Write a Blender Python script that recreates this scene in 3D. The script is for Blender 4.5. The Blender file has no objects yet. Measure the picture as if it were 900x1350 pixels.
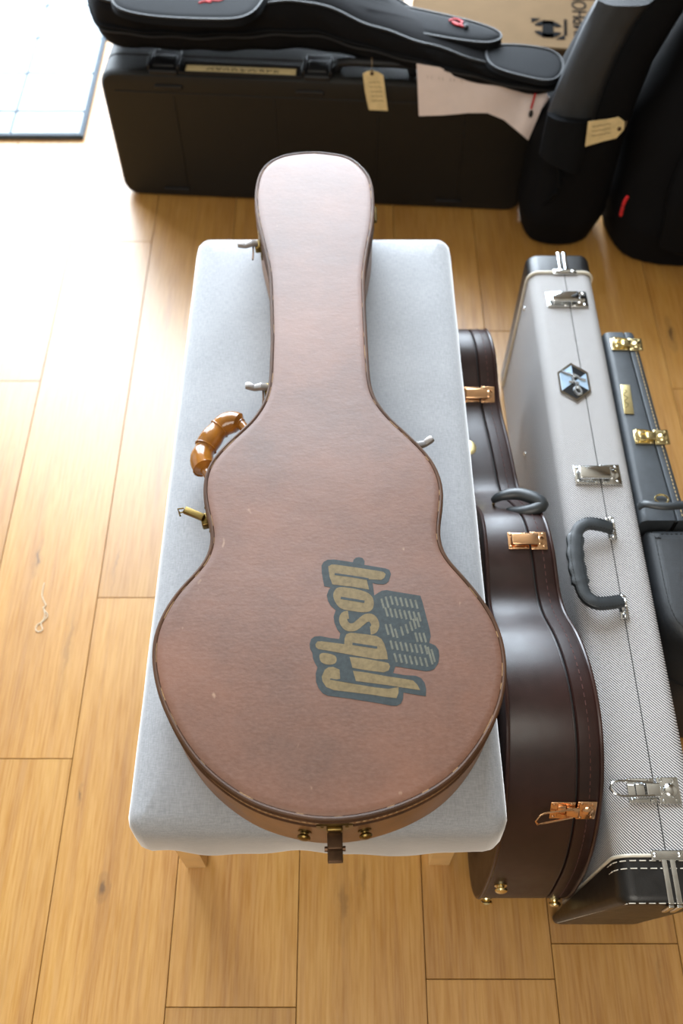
import bpy, bmesh, math, random
from mathutils import Vector, Matrix
from mathutils.geometry import tessellate_polygon
random.seed(7)
S = bpy.context.scene
COL = S.collection
PI = math.pi
# ------------------------------------------------------------------ camera, world, light, exposure
F = 1250.0; TH = math.atan(1985/F); H = 1.53
cd = bpy.data.cameras.new('camera'); cam = bpy.data.objects.new('camera', cd); COL.objects.link(cam)
cam.location = (0, 0, H); cam.rotation_euler = (PI/2 - TH, 0, 0)
cd.sensor_fit = 'VERTICAL'; cd.sensor_height = 36; cd.lens = 36*F/1350
cd.clip_start = .02
cd.dof.use_dof = True; cd.dof.focus_distance = 1.14; cd.dof.aperture_fstop = 4.0
S.camera = cam
S.view_settings.view_transform = 'Standard'; S.view_settings.look = 'None'
S.view_settings.gamma = 1; S.view_settings.use_curve_mapping = False
S.view_settings.exposure = 0.0
w = bpy.data.worlds.new('world'); S.world = w; w.use_nodes = True
w.node_tree.nodes['Background'].inputs[0].default_value = (.85, .93, 1, 1)
w.node_tree.nodes['Background'].inputs[1].default_value = 1.0
def area(name, loc, target, sx, sy, power, col):
    l = bpy.data.lights.new(name, 'AREA'); l.shape = 'RECTANGLE'; l.size = sx; l.size_y = sy; l.energy = power; l.color = col
    o = bpy.data.objects.new(name, l); COL.objects.link(o); o.location = loc
    o.rotation_euler = (Vector(target)-Vector(loc)).to_track_quat('-Z', 'Y').to_euler()
    return o
area('window_daylight', (.03, 3.13, 1.65), (.03, 0, 1.65), 1.34, 3.0, 300, (.78, .89, 1))
area('window_daylight', (-1.33, 3.13, 1.65), (-1.33, 0, 1.65), 1.34, 3.0, 190, (.78, .89, 1))
area('side_window_daylight', (-2.73, 1.9, 1.35), (0, 1.9, 1.35), 2.6, 2.1, 8, (.86, .94, 1))
area('added_fill_light', (-.3, -1.2, 2.7), (.1, .3, 0), 1.7, 1.4, 52, (1, .94, .85))  # added warm fill to brighten the near floor and bench, not a real lamp

# ------------------------------------------------------------------ pixel-ray helpers: measured points on real planes
cT, sT = math.cos(TH), math.sin(TH)
def ray(px, py):
    u = (px-450)/F; v = (675-py)/F
    return Vector((u, cT+v*sT, -sT+v*cT))
def atz(px, py, z):
    d = ray(px, py); t = (z-H)/d.z
    return Vector((d.x*t, d.y*t, z))
def aty(px, py, y):
    d = ray(px, py); t = y/d.y
    return Vector((d.x*t, y, H+d.z*t))
def atx(px, py, a, b):
    d = ray(px, py); t = a/(d.x-b*d.y)
    return Vector((d.x*t, d.y*t, H+d.z*t))

# ------------------------------------------------------------------ materials
def srgb(h):
    r = [int(h[i:i+2], 16)/255 for i in (0, 2, 4)]
    return tuple((c/12.92 if c <= .04045 else ((c+.055)/1.055)**2.4) for c in r)+(1,)
class NT:
    def __init__(s, name):
        s.m = bpy.data.materials.new(name); s.m.use_nodes = True; s.t = s.m.node_tree
        s.b = s.t.nodes['Principled BSDF']
    def n(s, typ, **kw):
        x = s.t.nodes.new('ShaderNode'+typ)
        for k, v in kw.items():
            if k in x.inputs: x.inputs[k].default_value = v
            else: setattr(x, k, v)
        return x
    def l(s, a, b): s.t.links.new(a, b)
    def noise(s, vec, scale, detail=3, rough=.5):
        x = s.n('TexNoise'); x.inputs['Scale'].default_value = scale; x.inputs['Detail'].default_value = detail
        x.inputs['Roughness'].default_value = rough; s.l(vec, x.inputs['Vector']); return x.outputs[0]
    def ramp(s, fac, pts):
        x = s.n('ValToRGB'); e = x.color_ramp.elements
        while len(e) < len(pts): e.new(.5)
        for el, (p, c) in zip(e, pts): el.position = p; el.color = c
        s.l(fac, x.inputs[0]); return x.outputs[0]
    def math(s, op, a, b=None, c=None, clamp=False):
        x = s.n('Math', operation=op); x.use_clamp = clamp
        for i, v in enumerate((a, b, c)):
            if v is None: continue
            if isinstance(v, (int, float)): x.inputs[i].default_value = v
            else: s.l(v, x.inputs[i])
        return x.outputs[0]
    def mix(s, f, a, b, typ='MIX'):
        x = s.n('Mix', data_type='RGBA', blend_type=typ)
        for i, v in ((0, f), (6, a), (7, b)):
            if isinstance(v, (int, float)): x.inputs[i].default_value = v
            elif isinstance(v, tuple): x.inputs[i].default_value = v
            else: s.l(v, x.inputs[i])
        return x.outputs[2]
    def mapping(s, vec, scale):
        x = s.n('Mapping'); x.inputs['Scale'].default_value = scale; s.l(vec, x.inputs[0]); return x.outputs[0]
    def obj(s): return s.n('NewGeometry').outputs['Position']
    def bump(s, h, strength, dist=.001):
        x = s.n('Bump'); x.inputs['Strength'].default_value = strength; x.inputs['Distance'].default_value = dist
        s.l(h, x.inputs['Height']); s.l(x.outputs[0], s.b.inputs['Normal'])
    def set(s, col=None, rough=None, metal=None, spec=None):
        if col is not None:
            if isinstance(col, tuple): s.b.inputs['Base Color'].default_value = col
            else: s.l(col, s.b.inputs['Base Color'])
        if rough is not None:
            if isinstance(rough, (int, float)): s.b.inputs['Roughness'].default_value = rough
            else: s.l(rough, s.b.inputs['Roughness'])
        if metal is not None: s.b.inputs['Metallic'].default_value = metal
        if spec is not None: s.b.inputs['Specular IOR Level'].default_value = spec
        return s
def simple(name, hexa, rough=.5, metal=0, spec=.5, var=.12, nscale=60, bump=.0, bscale=900):
    t = NT(name); p = t.obj(); c = srgb(hexa)
    dark = tuple(v*(1-var) for v in c[:3])+(1,); lite = tuple(min(1, v*(1+var)) for v in c[:3])+(1,)
    t.set(t.ramp(t.noise(p, nscale), [(.3, dark), (.7, lite)]), rough, metal, spec)
    if bump: t.bump(t.noise(p, bscale, 2), bump)
    return t.m
M = {}
def wood_mat():
    t = NT('oak_floor'); p = t.obj()
    rnd = t.n('ObjectInfo').outputs['Random']
    off = t.n('CombineXYZ'); t.l(t.math('MULTIPLY', rnd, 37.), off.inputs[0]); t.l(t.math('MULTIPLY', rnd, 91.), off.inputs[1])
    add = t.n('VectorMath', operation='ADD'); t.l(p, add.inputs[0]); t.l(off.outputs[0], add.inputs[1]); v = add.outputs[0]
    broad = t.noise(t.mapping(v, (9, 1.1, 1)), 1.6, 4, .55)
    fine = t.noise(t.mapping(v, (140, 6, 1)), 2.0, 4, .6)
    streak = t.noise(t.mapping(v, (30, 1.0, 1)), 2.2, 5, .62)
    c = t.ramp(broad, [(.30, srgb('93601D')), (.48, srgb('A8752A')), (.70, srgb('B7873B'))])
    c = t.mix(.45, c, t.ramp(streak, [(.33, srgb('865214')), (.50, srgb('A8752A')), (.72, srgb('BA8B3F'))]))
    c = t.mix(.16, c, t.ramp(fine, [(.35, srgb('7A5530')), (.6, srgb('D6B788'))]))
    tone = t.math('MULTIPLY_ADD', rnd, .14, .93)
    hs = t.n('HueSaturation'); t.l(c, hs.inputs['Color']); t.l(tone, hs.inputs['Value']); c = hs.outputs[0]
    sep = t.n('SeparateXYZ'); t.l(p, sep.inputs[0])
    wob = t.math('MULTIPLY', t.math('SUBTRACT', t.noise(p, 45, 3), .5), .02)
    for (px, py, rx, ry, dark) in KNOTS:
        q = atz(px, py, 0)
        dx = t.math('DIVIDE', t.math('ADD', t.math('SUBTRACT', sep.outputs[0], q.x), wob), rx)
        dy = t.math('DIVIDE', t.math('SUBTRACT', sep.outputs[1], q.y), ry)
        d = t.math('SQRT', t.math('ADD', t.math('MULTIPLY', dx, dx), t.math('MULTIPLY', dy, dy)))
        ring = t.math('MULTIPLY_ADD', t.math('SINE', t.math('MULTIPLY', d, 9.)), .3, .7)
        f = t.math('MULTIPLY', t.math('SUBTRACT', 1., d, clamp=True), t.math('MULTIPLY', ring, dark), clamp=True)
        c = t.mix(f, c, srgb('4A3523'))
    t.set(c, t.math('MULTIPLY_ADD', fine, .10, .30), 0, .6)
    t.b.inputs['Coat Weight'].default_value = .75; t.b.inputs['Coat Roughness'].default_value = .40
    t.bump(fine, .06, .0006)
    return t.m
KNOTS = [(136, 1170, .012, .026, .9), (50, 735, .008, .05, .85), (90, 850, .012, .16, .35), (105, 1048, .004, .022, .8), (884, 440, .012, .06, .95),
         (153, 740, .004, .07, .5), (452, 1190, .016, .07, .45), (478, 1160, .01, .06, .35), (868, 1280, .01, .05, .3)]
M['wood'] = wood_mat()
def fabric(name, a, b, scale=900, bs=.35, rough=.95, sheen=0, spec=.12):
    t = NT(name); p = t.obj()
    w1 = t.noise(t.mapping(p, (1, .12, 1)), scale, 2); w2 = t.noise(t.mapping(p, (.12, 1, 1)), scale, 2)
    wv = t.math('ADD', t.math('MULTIPLY', w1, .5), t.math('MULTIPLY', w2, .5))
    blot = t.noise(p, 14, 3)
    h = t.math('MULTIPLY_ADD', blot, .18, t.math('MULTIPLY', wv, .82))
    t.set(t.ramp(h, [(.38, srgb(a)), (.60, srgb(b))]), rough, 0, spec)
    t.b.inputs['Sheen Weight'].default_value = sheen; t.b.inputs['Sheen Roughness'].default_value = .4
    t.bump(wv, bs, .0006); return t.m
M['linen'] = fabric('grey_linen', '85878A', '98999C', 800, .25, .9, .9, .3)
M['nylon'] = fabric('black_nylon', '070708', '0D0D0F', 700, .3, .8)
M['nylon2'] = fabric('charcoal_nylon', '08090B', '0F1114', 700, .3, .75, 0, .12)
def leather(name, a, b, rough, cr=.25, spec=.5, sc=170, coat=0):
    t = NT(name); p = t.obj()
    big = t.noise(p, 9, 4, .6); mid = t.noise(p, 60, 3)
    c = t.ramp(t.math('MULTIPLY_ADD', mid, .3, t.math('MULTIPLY', big, .7)), [(.36, srgb(a)), (.62, srgb(b))])
    v = t.n('TexVoronoi', feature='DISTANCE_TO_EDGE'); v.inputs['Scale'].default_value = sc*3; t.l(p, v.inputs['Vector'])
    t.set(c, t.math('MULTIPLY_ADD', mid, .15, rough-.07), 0, spec)
    t.b.inputs['Coat Weight'].default_value = coat; t.b.inputs['Coat Roughness'].default_value = .3
    t.bump(t.math('ADD', v.outputs[0], t.noise(p, 120, 4)), cr, .0008)
    return t.m
def lid_leather():
    t = NT('aged_brown_leather'); p = t.obj()
    big = t.noise(p, 7, 5, .6); grain = t.noise(t.mapping(p, (1, 2.0, 1)), 150, 4, .6)
    wr = t.noise(t.mapping(p, (4, 6, 1)), 3.2, 6, .65)
    c = t.ramp(big, [(.28, srgb('4B2A15')), (.48, srgb('5A331B')), (.66, srgb('683D23'))])
    c = t.mix(t.ramp(grain, [(.35, (0, 0, 0, 1)), (.7, (.2, .2, .2, 1))]), c, srgb('866552'))
    # small scuffs
    sc = t.ramp(t.noise(t.mapping(p, (1, .5, 1)), 75, 2), [(.74, (0, 0, 0, 1)), (.80, (.35, .35, .35, 1))])
    c = t.mix(sc, c, srgb('B59679'))
    t.set(c, t.math('MULTIPLY_ADD', grain, .14, .48), 0, .74)
    t.bump(t.math('ADD', t.math('MULTIPLY', grain, .22), t.math('MULTIPLY', wr, 1.6)), .25, .0018)
    return t.m
M['lid'] = lid_leather()
M['side_leather'] = leather('brown_side_leather', '6B4A2E', '8A6240', .45)
M['binding'] = leather('worn_binding', '3A2414', '523520', .55, .25, .3)
M['worn'] = simple('worn_tan_edge', '94744C', .6, var=.3, nscale=300)
M['brown'] = leather('dark_brown_leatherette', '1E0F0D', '2A1512', .40, .12, .35, coat=.08)
M['brown_edge'] = leather('dark_brown_piping', '24120F', '331C18', .3, .1)
M['charcoal'] = leather('charcoal_leatherette', '2C3034', '3A3F44', .5, .3)
M['padded'] = leather('dark_grey_leatherette', '17191C', '212428', .48, .3)
M['black_vinyl'] = leather('black_vinyl', '0D0C0C', '171514', .36, .2)
M['black_leather'] = leather('black_handle_leather', '1A1D1F', '2A2E31', .42, .2)
M['plastic'] = simple('black_moulded_plastic', '0B0A08', .5, 0, .35, bump=.35, bscale=1400)
M['plastic2'] = simple('dark_grey_plastic', '101012', .5, 0, .3)
M['black'] = simple('black_rubber', '090909', .7)
M['gold'] = simple('polished_gold', 'E4D3A0', .2, 1)
M['rose'] = simple('rose_gold_metal', 'DDB088', .16, 1)
M['brass'] = simple('aged_brass', '6F5C34', .35, 1, var=.3)
M['dark_brass'] = simple('dark_oxidised_brass', '4A3524', .4, .8, var=.3)
M['chrome'] = simple('chrome', 'DADCDD', .09, 1)
M['pewter'] = simple('dull_pewter', '8C8682', .42, .8)
M['tan_plastic'] = simple('amber_handle_leather', '85541A', .16, 0, .6, var=.3, nscale=45)
M['cream'] = simple('cream_piping', 'C9C2B2', .35)
M['stitch'] = simple('pale_stitching', 'CFC9BC', .8)
M['tan_stitch'] = simple('tan_stitching', 'A9926A', .8)
M['brown_stitch'] = simple('brown_stitching', '4A2C28', .8)
M['tag'] = simple('manila_tag_card', 'CDB888', .8)
M['paper'] = simple('white_paper', 'D5C8C4', .8, var=.02)
M['white'] = simple('white_card', 'E4E6E8', .7, var=.02)
M['red'] = simple('red_cord', 'B3151B', .6)
M['card'] = simple('brown_cardboard', '5E4C37', .9, 0, .05, var=.06, nscale=20)
M['card_tan'] = simple('light_cardboard', '6C5A41', .9, 0, .05, var=.06, nscale=20)
M['ink'] = simple('black_print', '080808', .9, 0, .05)
M['faded_ink'] = simple('faded_blue_grey_print', '2F3638', .4, 0, .35, var=.2, nscale=220)
M['gold_ink'] = simple('faded_gold_print', '6B5C40', .4, 0, .35, var=.18, nscale=220)
M['grey_ink'] = simple('faded_grey_print', '5C5C52', .4, 0, .35, var=.2, nscale=220)
M['birch'] = simple('birch_leg_wood', 'D2A96C', .45, var=.08, nscale=30)
M['tile'] = simple('white_floor_tile', 'A9B0B6', .6, 0, .15, var=.02)
M['grout'] = simple('grey_grout', '3F4A54', .8)
M['wall'] = simple('white_wall_paint', '8E8474', .85, var=.02)
M['frame'] = simple('white_window_frame', 'E4E4E2', .4, var=.02)
M['under'] = simple('dark_underlay', '4A3620', .9)
M['thread'] = simple('pale_thread', 'CDBFA6', .8)
M['silver_ink'] = simple('silver_emblem_relief', 'D8DDE0', .2, 1)
M['emblem_dark'] = simple('black_enamel', '141618', .2)
M['emblem_pale'] = simple('pale_blue_enamel', '8FA3B5', .2)
M['metal_pale'] = simple('pale_gold_plate', 'D6C48E', .3, .9)
def tweed():
    t = NT('tweed_stripe_cloth'); p = t.obj()
    sep = t.n('SeparateXYZ'); t.l(p, sep.inputs[0])
    u = t.math('ADD', t.math('ADD', sep.outputs[0], sep.outputs[1]), t.math('MULTIPLY', sep.outputs[2], 1.0))
    s = t.math('SINE', t.math('MULTIPLY', u, 2*PI/.0042))
    s = t.math('ADD', s, t.math('MULTIPLY', t.math('SUBTRACT', t.noise(p, 1500, 1), .5), .9))
    c = t.ramp(t.math('MULTIPLY_ADD', s, .5, .5), [(.24, srgb('2E2D33')), (.52, srgb('B8B5B3')), (.8, srgb('C4C1BF'))])
    t.set(c, .75, 0, .2); t.bump(s, .35, .0006); return t.m
M['tweed'] = tweed()

# ------------------------------------------------------------------ mesh helpers
def link(name, verts, faces, mat, parent=None, smooth=True):
    me = bpy.data.meshes.new(name); me.from_pydata([tuple(v) for v in verts], [], faces); me.update()
    bm = bmesh.new(); bm.from_mesh(me); bmesh.ops.recalc_face_normals(bm, faces=bm.faces); bm.to_mesh(me); bm.free()
    if smooth:
        me.polygons.foreach_set('use_smooth', [True]*len(me.polygons))
        try: me.set_sharp_from_angle(angle=math.radians(38))
        except Exception: pass
    me.materials.append(mat)
    o = bpy.data.objects.new(name, me); COL.objects.link(o)
    if parent is not None: adopt(o, parent)
    return o
def world_loc(o):
    v = Vector(o.location); 
    while o.parent: o = o.parent; v = v+Vector(o.location)
    return v
def adopt(o, parent):
    o.parent = parent
    # geometry is written in world coordinates; the inverse keeps it there
    m = Matrix.Identity(4); p = parent; chain = []
    while p: chain.append(p); p = p.parent
    for p in reversed(chain): m = m @ p.matrix_parent_inverse @ p.matrix_basis if p.parent else p.matrix_basis.copy()
    o.matrix_parent_inverse = m.inverted()
def tagit(o, label, cat, group=None, kind=None):
    if label: o['label'] = label
    if cat: o['category'] = cat
    if group: o['group'] = group
    if kind: o['kind'] = kind
    return o
def thing(name, loc, label, cat, group=None):
    o = bpy.data.objects.new(name, None); o.empty_display_size = .05; COL.objects.link(o); o.location = loc
    return tagit(o, label, cat, group)
class B:
    """mesh collector"""
    def __init__(s): s.v = []; s.f = []
    def add(s, v, f):
        n = len(s.v); s.v += [Vector(x) for x in v]; s.f += [tuple(i+n for i in q) for q in f]; return s
    def grid(s, rows, closed=True, cap0=True, cap1=True, tube=False):
        n = len(rows[0]); base = len(s.v)
        for r in rows: s.v += [Vector(x) for x in r]
        for i in range(len(rows)-1):
            for j in range(n if closed else n-1):
                k = (j+1) % n
                s.f.append((base+i*n+j, base+i*n+k, base+(i+1)*n+k, base+(i+1)*n+j))
        if cap0: s.f.append(tuple(base+j for j in range(n)))
        if cap1: s.f.append(tuple(base+(len(rows)-1)*n+j for j in range(n)))
        return s
    def tube(s, path, r, seg=8, closed=False, flat=1.0, up=(0, 0, 1)):
        P = [Vector(p) for p in path]; n = len(P); rows = []
        up = Vector(up)
        for i, p in enumerate(P):
            a = P[(i-1) % n] if (closed or i) else P[0]; b = P[(i+1) % n] if (closed or i < n-1) else P[-1]
            d = (b-a).normalized(); sd = d.cross(up)
            if sd.length < 1e-4: sd = d.cross(Vector((1, 0, 0)))
            sd.normalize(); u2 = sd.cross(d).normalized()
            rr = r[i] if isinstance(r, (list, tuple)) else r
            rows.append([p+sd*math.cos(2*PI*k/seg)*rr+u2*math.sin(2*PI*k/seg)*rr*flat for k in range(seg)])
        if closed: rows.append(rows[0]); s.grid(rows, True, False, False)
        else: s.grid(rows)
        return s
    def box(s, lo, hi, m=None):
        v = [Vector((x, y, z)) for x in (lo[0], hi[0]) for y in (lo[1], hi[1]) for z in (lo[2], hi[2])]
        if m: v = [m @ q for q in v]
        return s.add(v, [(0, 1, 3, 2), (4, 6, 7, 5), (0, 4, 5, 1), (2, 3, 7, 6), (0, 2, 6, 4), (1, 5, 7, 3)])
    def rbox(s, lo, hi, r, m=None, seg=3):
        """rounded box: rounded rect outline in xy, softened top and bottom"""
        x0, y0, z0 = lo; x1, y1, z1 = hi
        r = min(r, (x1-x0)/2.01, (y1-y0)/2.01, (z1-z0)/2.01)
        def out(ins):
            rr = max(r-ins, 1e-5); pts = []
            for cx, cy, a0 in ((x1-r, y1-r, 0), (x0+r, y1-r, PI/2), (x0+r, y0+r, PI), (x1-r, y0+r, 1.5*PI)):
                for k in range(seg+1):
                    a = a0+k*PI/2/seg; pts.append((cx+rr*math.cos(a), cy+rr*math.sin(a)))
            return pts
        rows = []
        for k in range(seg+1):
            a = PI/2*k/seg; rows.append([(x, y, z0+r-r*math.cos(a)) for x, y in out(r-r*math.sin(a))])
        for k in range(seg+1):
            a = PI/2*k/seg; rows.append([(x, y, z1-r+r*math.sin(a)) for x, y in out(r-r*math.cos(a))])
        if m: rows = [[m @ Vector(p) for p in q] for q in rows]
        return s.grid(rows)
    def ball(s, c, r, seg=12, sc=(1, 1, 1), m=None):
        rows = []
        for i in range(seg//2+1):
            a = PI*i/(seg//2); rr = max(math.sin(a), .01)
            q = [Vector((c[0]+r*rr*math.cos(2*PI*k/seg)*sc[0], c[1]+r*rr*math.sin(2*PI*k/seg)*sc[1], c[2]+r*math.cos(a)*sc[2])) for k in range(seg)]
            rows.append([m @ p for p in q] if m else q)
        return s.grid(rows)
    def done(s, name, mat, parent=None, smooth=True): return link(name, s.v, s.f, mat, parent, smooth)
def catmull(pts, step, closed=True):
    P = [Vector(p) for p in pts]; n = len(P); out = []
    rng = range(n) if closed else range(n-1)
    for i in rng:
        if closed: a, b, c, d = P[i-1], P[i], P[(i+1) % n], P[(i+2) % n]
        else: a, b, c, d = P[max(i-1, 0)], P[i], P[i+1], P[min(i+2, n-1)]
        k = max(1, int((c-b).length/step))
        for j in range(k):
            t = j/k
            out.append(.5*((2*b)+(-a+c)*t+(2*a-5*b+4*c-d)*t*t+(-a+3*b-3*c+d)*t**3))
    if not closed: out.append(P[-1])
    return out
def resample(pts, step):
    P = pts+[pts[0]]; L = [0]
    for a, b in zip(P, P[1:]): L.append(L[-1]+(b-a).length)
    n = int(L[-1]/step); out = []; j = 0
    for i in range(n):
        s = L[-1]*i/n
        while L[j+1] < s: j += 1
        t = (s-L[j])/max(L[j+1]-L[j], 1e-9); out.append(P[j].lerp(P[j+1], t))
    return out
def smooth_loop(pts, it=2):
    for _ in range(it):
        n = len(pts); pts = [(pts[i-1]+pts[i]*2+pts[(i+1) % n])/4 for i in range(n)]
    return pts
def normals2(pts):
    n = len(pts); area_ = sum(pts[i].x*pts[(i+1) % n].y-pts[(i+1) % n].x*pts[i].y for i in range(n)); sg = 1 if area_ > 0 else -1
    out = []
    for i in range(n):
        d = (pts[(i+1) % n]-pts[i-1]).normalized(); out.append(Vector((d.y, -d.x))*sg)
    return out
def inset(pts, d):
    return [p-n*d for p, n in zip(pts, normals2(pts))]
def extrude_outline(b, pts, prof, f, capn=None):
    """pts: 2D loop; prof: (inset, w) list; f(u, v, w) -> world"""
    nn = normals2(pts); n = len(pts); base = len(b.v)
    for ins, wv in prof: b.v += [Vector(f(p.x-q.x*ins, p.y-q.y*ins, wv)) for p, q in zip(pts, nn)]
    for i in range(len(prof)-1):
        for j in range(n):
            k = (j+1) % n; b.f.append((base+i*n+j, base+i*n+k, base+(i+1)*n+k, base+(i+1)*n+j))
    for i in (0, len(prof)-1):
        ins, wv = prof[i]; loop = [Vector((p.x-q.x*ins, p.y-q.y*ins, 0)) for p, q in zip(pts, nn)]
        for tri in tessellate_polygon([loop]): b.f.append(tuple(base+i*n+k for k in tri))
    return b
def poly_plate(b, pts, f, t):
    """flat polygon plate of thickness t"""
    P = [Vector((p[0], p[1], 0)) for p in pts]; n = len(P); base = len(b.v)
    b.v += [Vector(f(p.x, p.y, 0)) for p in P]+[Vector(f(p.x, p.y, t)) for p in P]
    for tri in tessellate_polygon([P]):
        b.f.append(tuple(base+k for k in tri)); b.f.append(tuple(base+n+k for k in tri))
    for j in range(n): k = (j+1) % n; b.f.append((base+j, base+k, base+n+k, base+n+j))
    return b
def stroke_poly(path, wd):
    P = [Vector(p) for p in path]; L = []; R = []
    for i, p in enumerate(P):
        d = (P[min(i+1, len(P)-1)]-P[max(i-1, 0)]).normalized(); nn = Vector((d.y, -d.x))*wd/2
        L.append(p+nn); R.append(p-nn)
    return L+R[::-1]
def text(name, body, size, m, mat, parent, depth=.0004, align='CENTER', shear=0):
    c = bpy.data.curves.new(name, 'FONT'); c.body = body; c.size = size; c.extrude = depth; c.align_x = align; c.align_y = 'CENTER'; c.shear = shear
    o = bpy.data.objects.new(name, c); COL.objects.link(o)
    dg = bpy.context.evaluated_depsgraph_get(); me = bpy.data.meshes.new_from_object(o.evaluated_get(dg))
    COL.objects.unlink(o); bpy.data.objects.remove(o)
    me.transform(m); me.materials.clear(); me.materials.append(mat); me.name = name
    o = bpy.data.objects.new(name, me); COL.objects.link(o)
    if parent is not None: adopt(o, parent)
    return o
def basis(o, u, v, n):
    """matrix from local (u, v, n) axes to world"""
    u, v, n = Vector(u).normalized(), Vector(v).normalized(), Vector(n).normalized()
    m = Matrix((u, v, n)).transposed().to_4x4(); m.translation = Vector(o); return m
def stitches(b, path, length, gap, r, closed=False, up=(0, 0, 1), seg=5):
    P = [Vector(p) for p in path];
    if closed: P.append(P[0])
    L = [0]
    for a, c in zip(P, P[1:]): L.append(L[-1]+(c-a).length)
    def at(s):
        for j in range(len(L)-1):
            if L[j+1] >= s: return P[j].lerp(P[j+1], (s-L[j])/max(L[j+1]-L[j], 1e-9))
        return P[-1]
    s = 0
    while s+length < L[-1]:
        b.tube([at(s), at(s+length)], r, seg, up=up); s += length+gap
    return b

# ------------------------------------------------------------------ setting: floor, tiles, walls, windows
flo = B().box((-2.7, -2.4, -.05), (2.7, 3.1, -.011)).done('floor', M['under'], None, False); tagit(flo, None, None, kind='structure')
PW, PL = .1878, 1.22
plank_me = None
seams = {-.6283: 1.287, -.4405: .486, -.2527: .781, -.0649: .1236, .1229: .95, .3107: 1.38, .4985: .2075}
def plank_mesh():
    g = .0005; b = B(); x0, x1, y0, y1 = g, PW-g, g, PL-g; e = .0008
    b.grid([[(x0, y0, -.011), (x1, y0, -.011), (x1, y1, -.011), (x0, y1, -.011)], [(x0, y0, -e), (x1, y0, -e), (x1, y1, -e), (x0, y1, -e)],
            [(x0+e*.6, y0+e*.6, 0), (x1-e*.6, y0+e*.6, 0), (x1-e*.6, y1-e*.6, 0), (x0+e*.6, y1-e*.6, 0)]])
    return b
i = 0
keys = sorted(seams)
for c in range(-7, 15):
    x0 = -.6283+(c-1)*PW
    s = seams[keys[c]] if 0 <= c < 7 else random.uniform(0, PL)
    y = s-PL*3
    while y < 3.0:
        if y+PL > -1.2 and not (x0 < -.78 and y > 2.05):
            if plank_me is None:
                o = plank_mesh().done('plank', M['wood'], flo, False); plank_me = o.data
            else:
                o = bpy.data.objects.new('plank', plank_me); COL.objects.link(o); adopt(o, flo)
            o.location = (x0, y, 0); i += 1
        y += PL
# raised white tiled area at the far left
ti = B().box((-2.6, 2.083, 0), (-.657, 3.1, .006)).done('trim_1', M['grout'], None, False); tagit(ti, None, None, kind='structure')
b = B(); b.box((-2.6, 2.079, 0), (-.653, 2.084, .0125)); b.box((-.658, 2.084, 0), (-.653, 3.1, .0125))
b.done('edge_strip', M['grout'], ti, False)
xs = [-.6605]+[-.839-k*.187 for k in range(10)]; ys = [2.0855, 2.178, 2.342, 2.503, 2.662, 2.83, 3.0]
first = {}
for a in range(len(xs)-1):
    for c in range(len(ys)-1):
        x1, x0, y0, y1 = xs[a]-.003, xs[a+1]+.003, ys[c]+.003, ys[c+1]-.003
        B().rbox((x0, y0, .004), (x1, y1, .012), .002, seg=1).done('tile', M['tile'], ti, False)
def wall(name, boxes):
    b = B()
    for lo, hi in boxes: b.box(lo, hi)
    return tagit(b.done(name, M['wall'], None, False), None, None, kind='structure')
wall('wall_back', [((-2.7, 3.1, 0), (-2.0, 3.2, 3.3)), ((.7, 3.1, 0), (2.7, 3.2, 3.3)), ((-2.0, 3.1, 0), (.7, 3.2, .15)), ((-2.0, 3.1, 3.15), (.7, 3.2, 3.3))])
wall('wall_left', [((-2.8, -2.4, 0), (-2.7, .6, 3.3)), ((-2.8, 2.9, 0), (-2.7, 3.2, 3.3)), ((-2.8, .6, 0), (-2.7, 2.9, .3)), ((-2.8, .6, 2.4), (-2.7, 2.9, 3.3))])
wall('wall_right', [((2.7, -2.4, 0), (2.8, 3.2, 3.3))])
wall('wall_front', [((-2.8, -2.5, 0), (2.8, -2.4, 3.3))])
ce = B().box((-2.8, -2.5, 3.3), (2.8, 3.2, 3.4)).done('ceiling', M['wall'], None, False); tagit(ce, None, None, kind='structure')
b = B()
for x in (-2.0, -1.12, -.24, .66): b.box((x, 3.08, .15), (x+.04, 3.11, 3.15))
for z in (.15, 2.2, 3.11): b.box((-2.0, 3.08, z), (.7, 3.11, z+.04))
tagit(b.done('window_1', M['frame'], None, False), None, None, kind='structure')
b = B()
for y in (.6, 1.88, 2.86): b.box((-2.71, y, .3), (-2.68, y+.04, 2.4))
for z in (.3, 2.36): b.box((-2.71, .6, z), (-2.68, 2.9, z+.04))
tagit(b.done('window_2', M['frame'], None, False), None, None, kind='structure')

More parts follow.
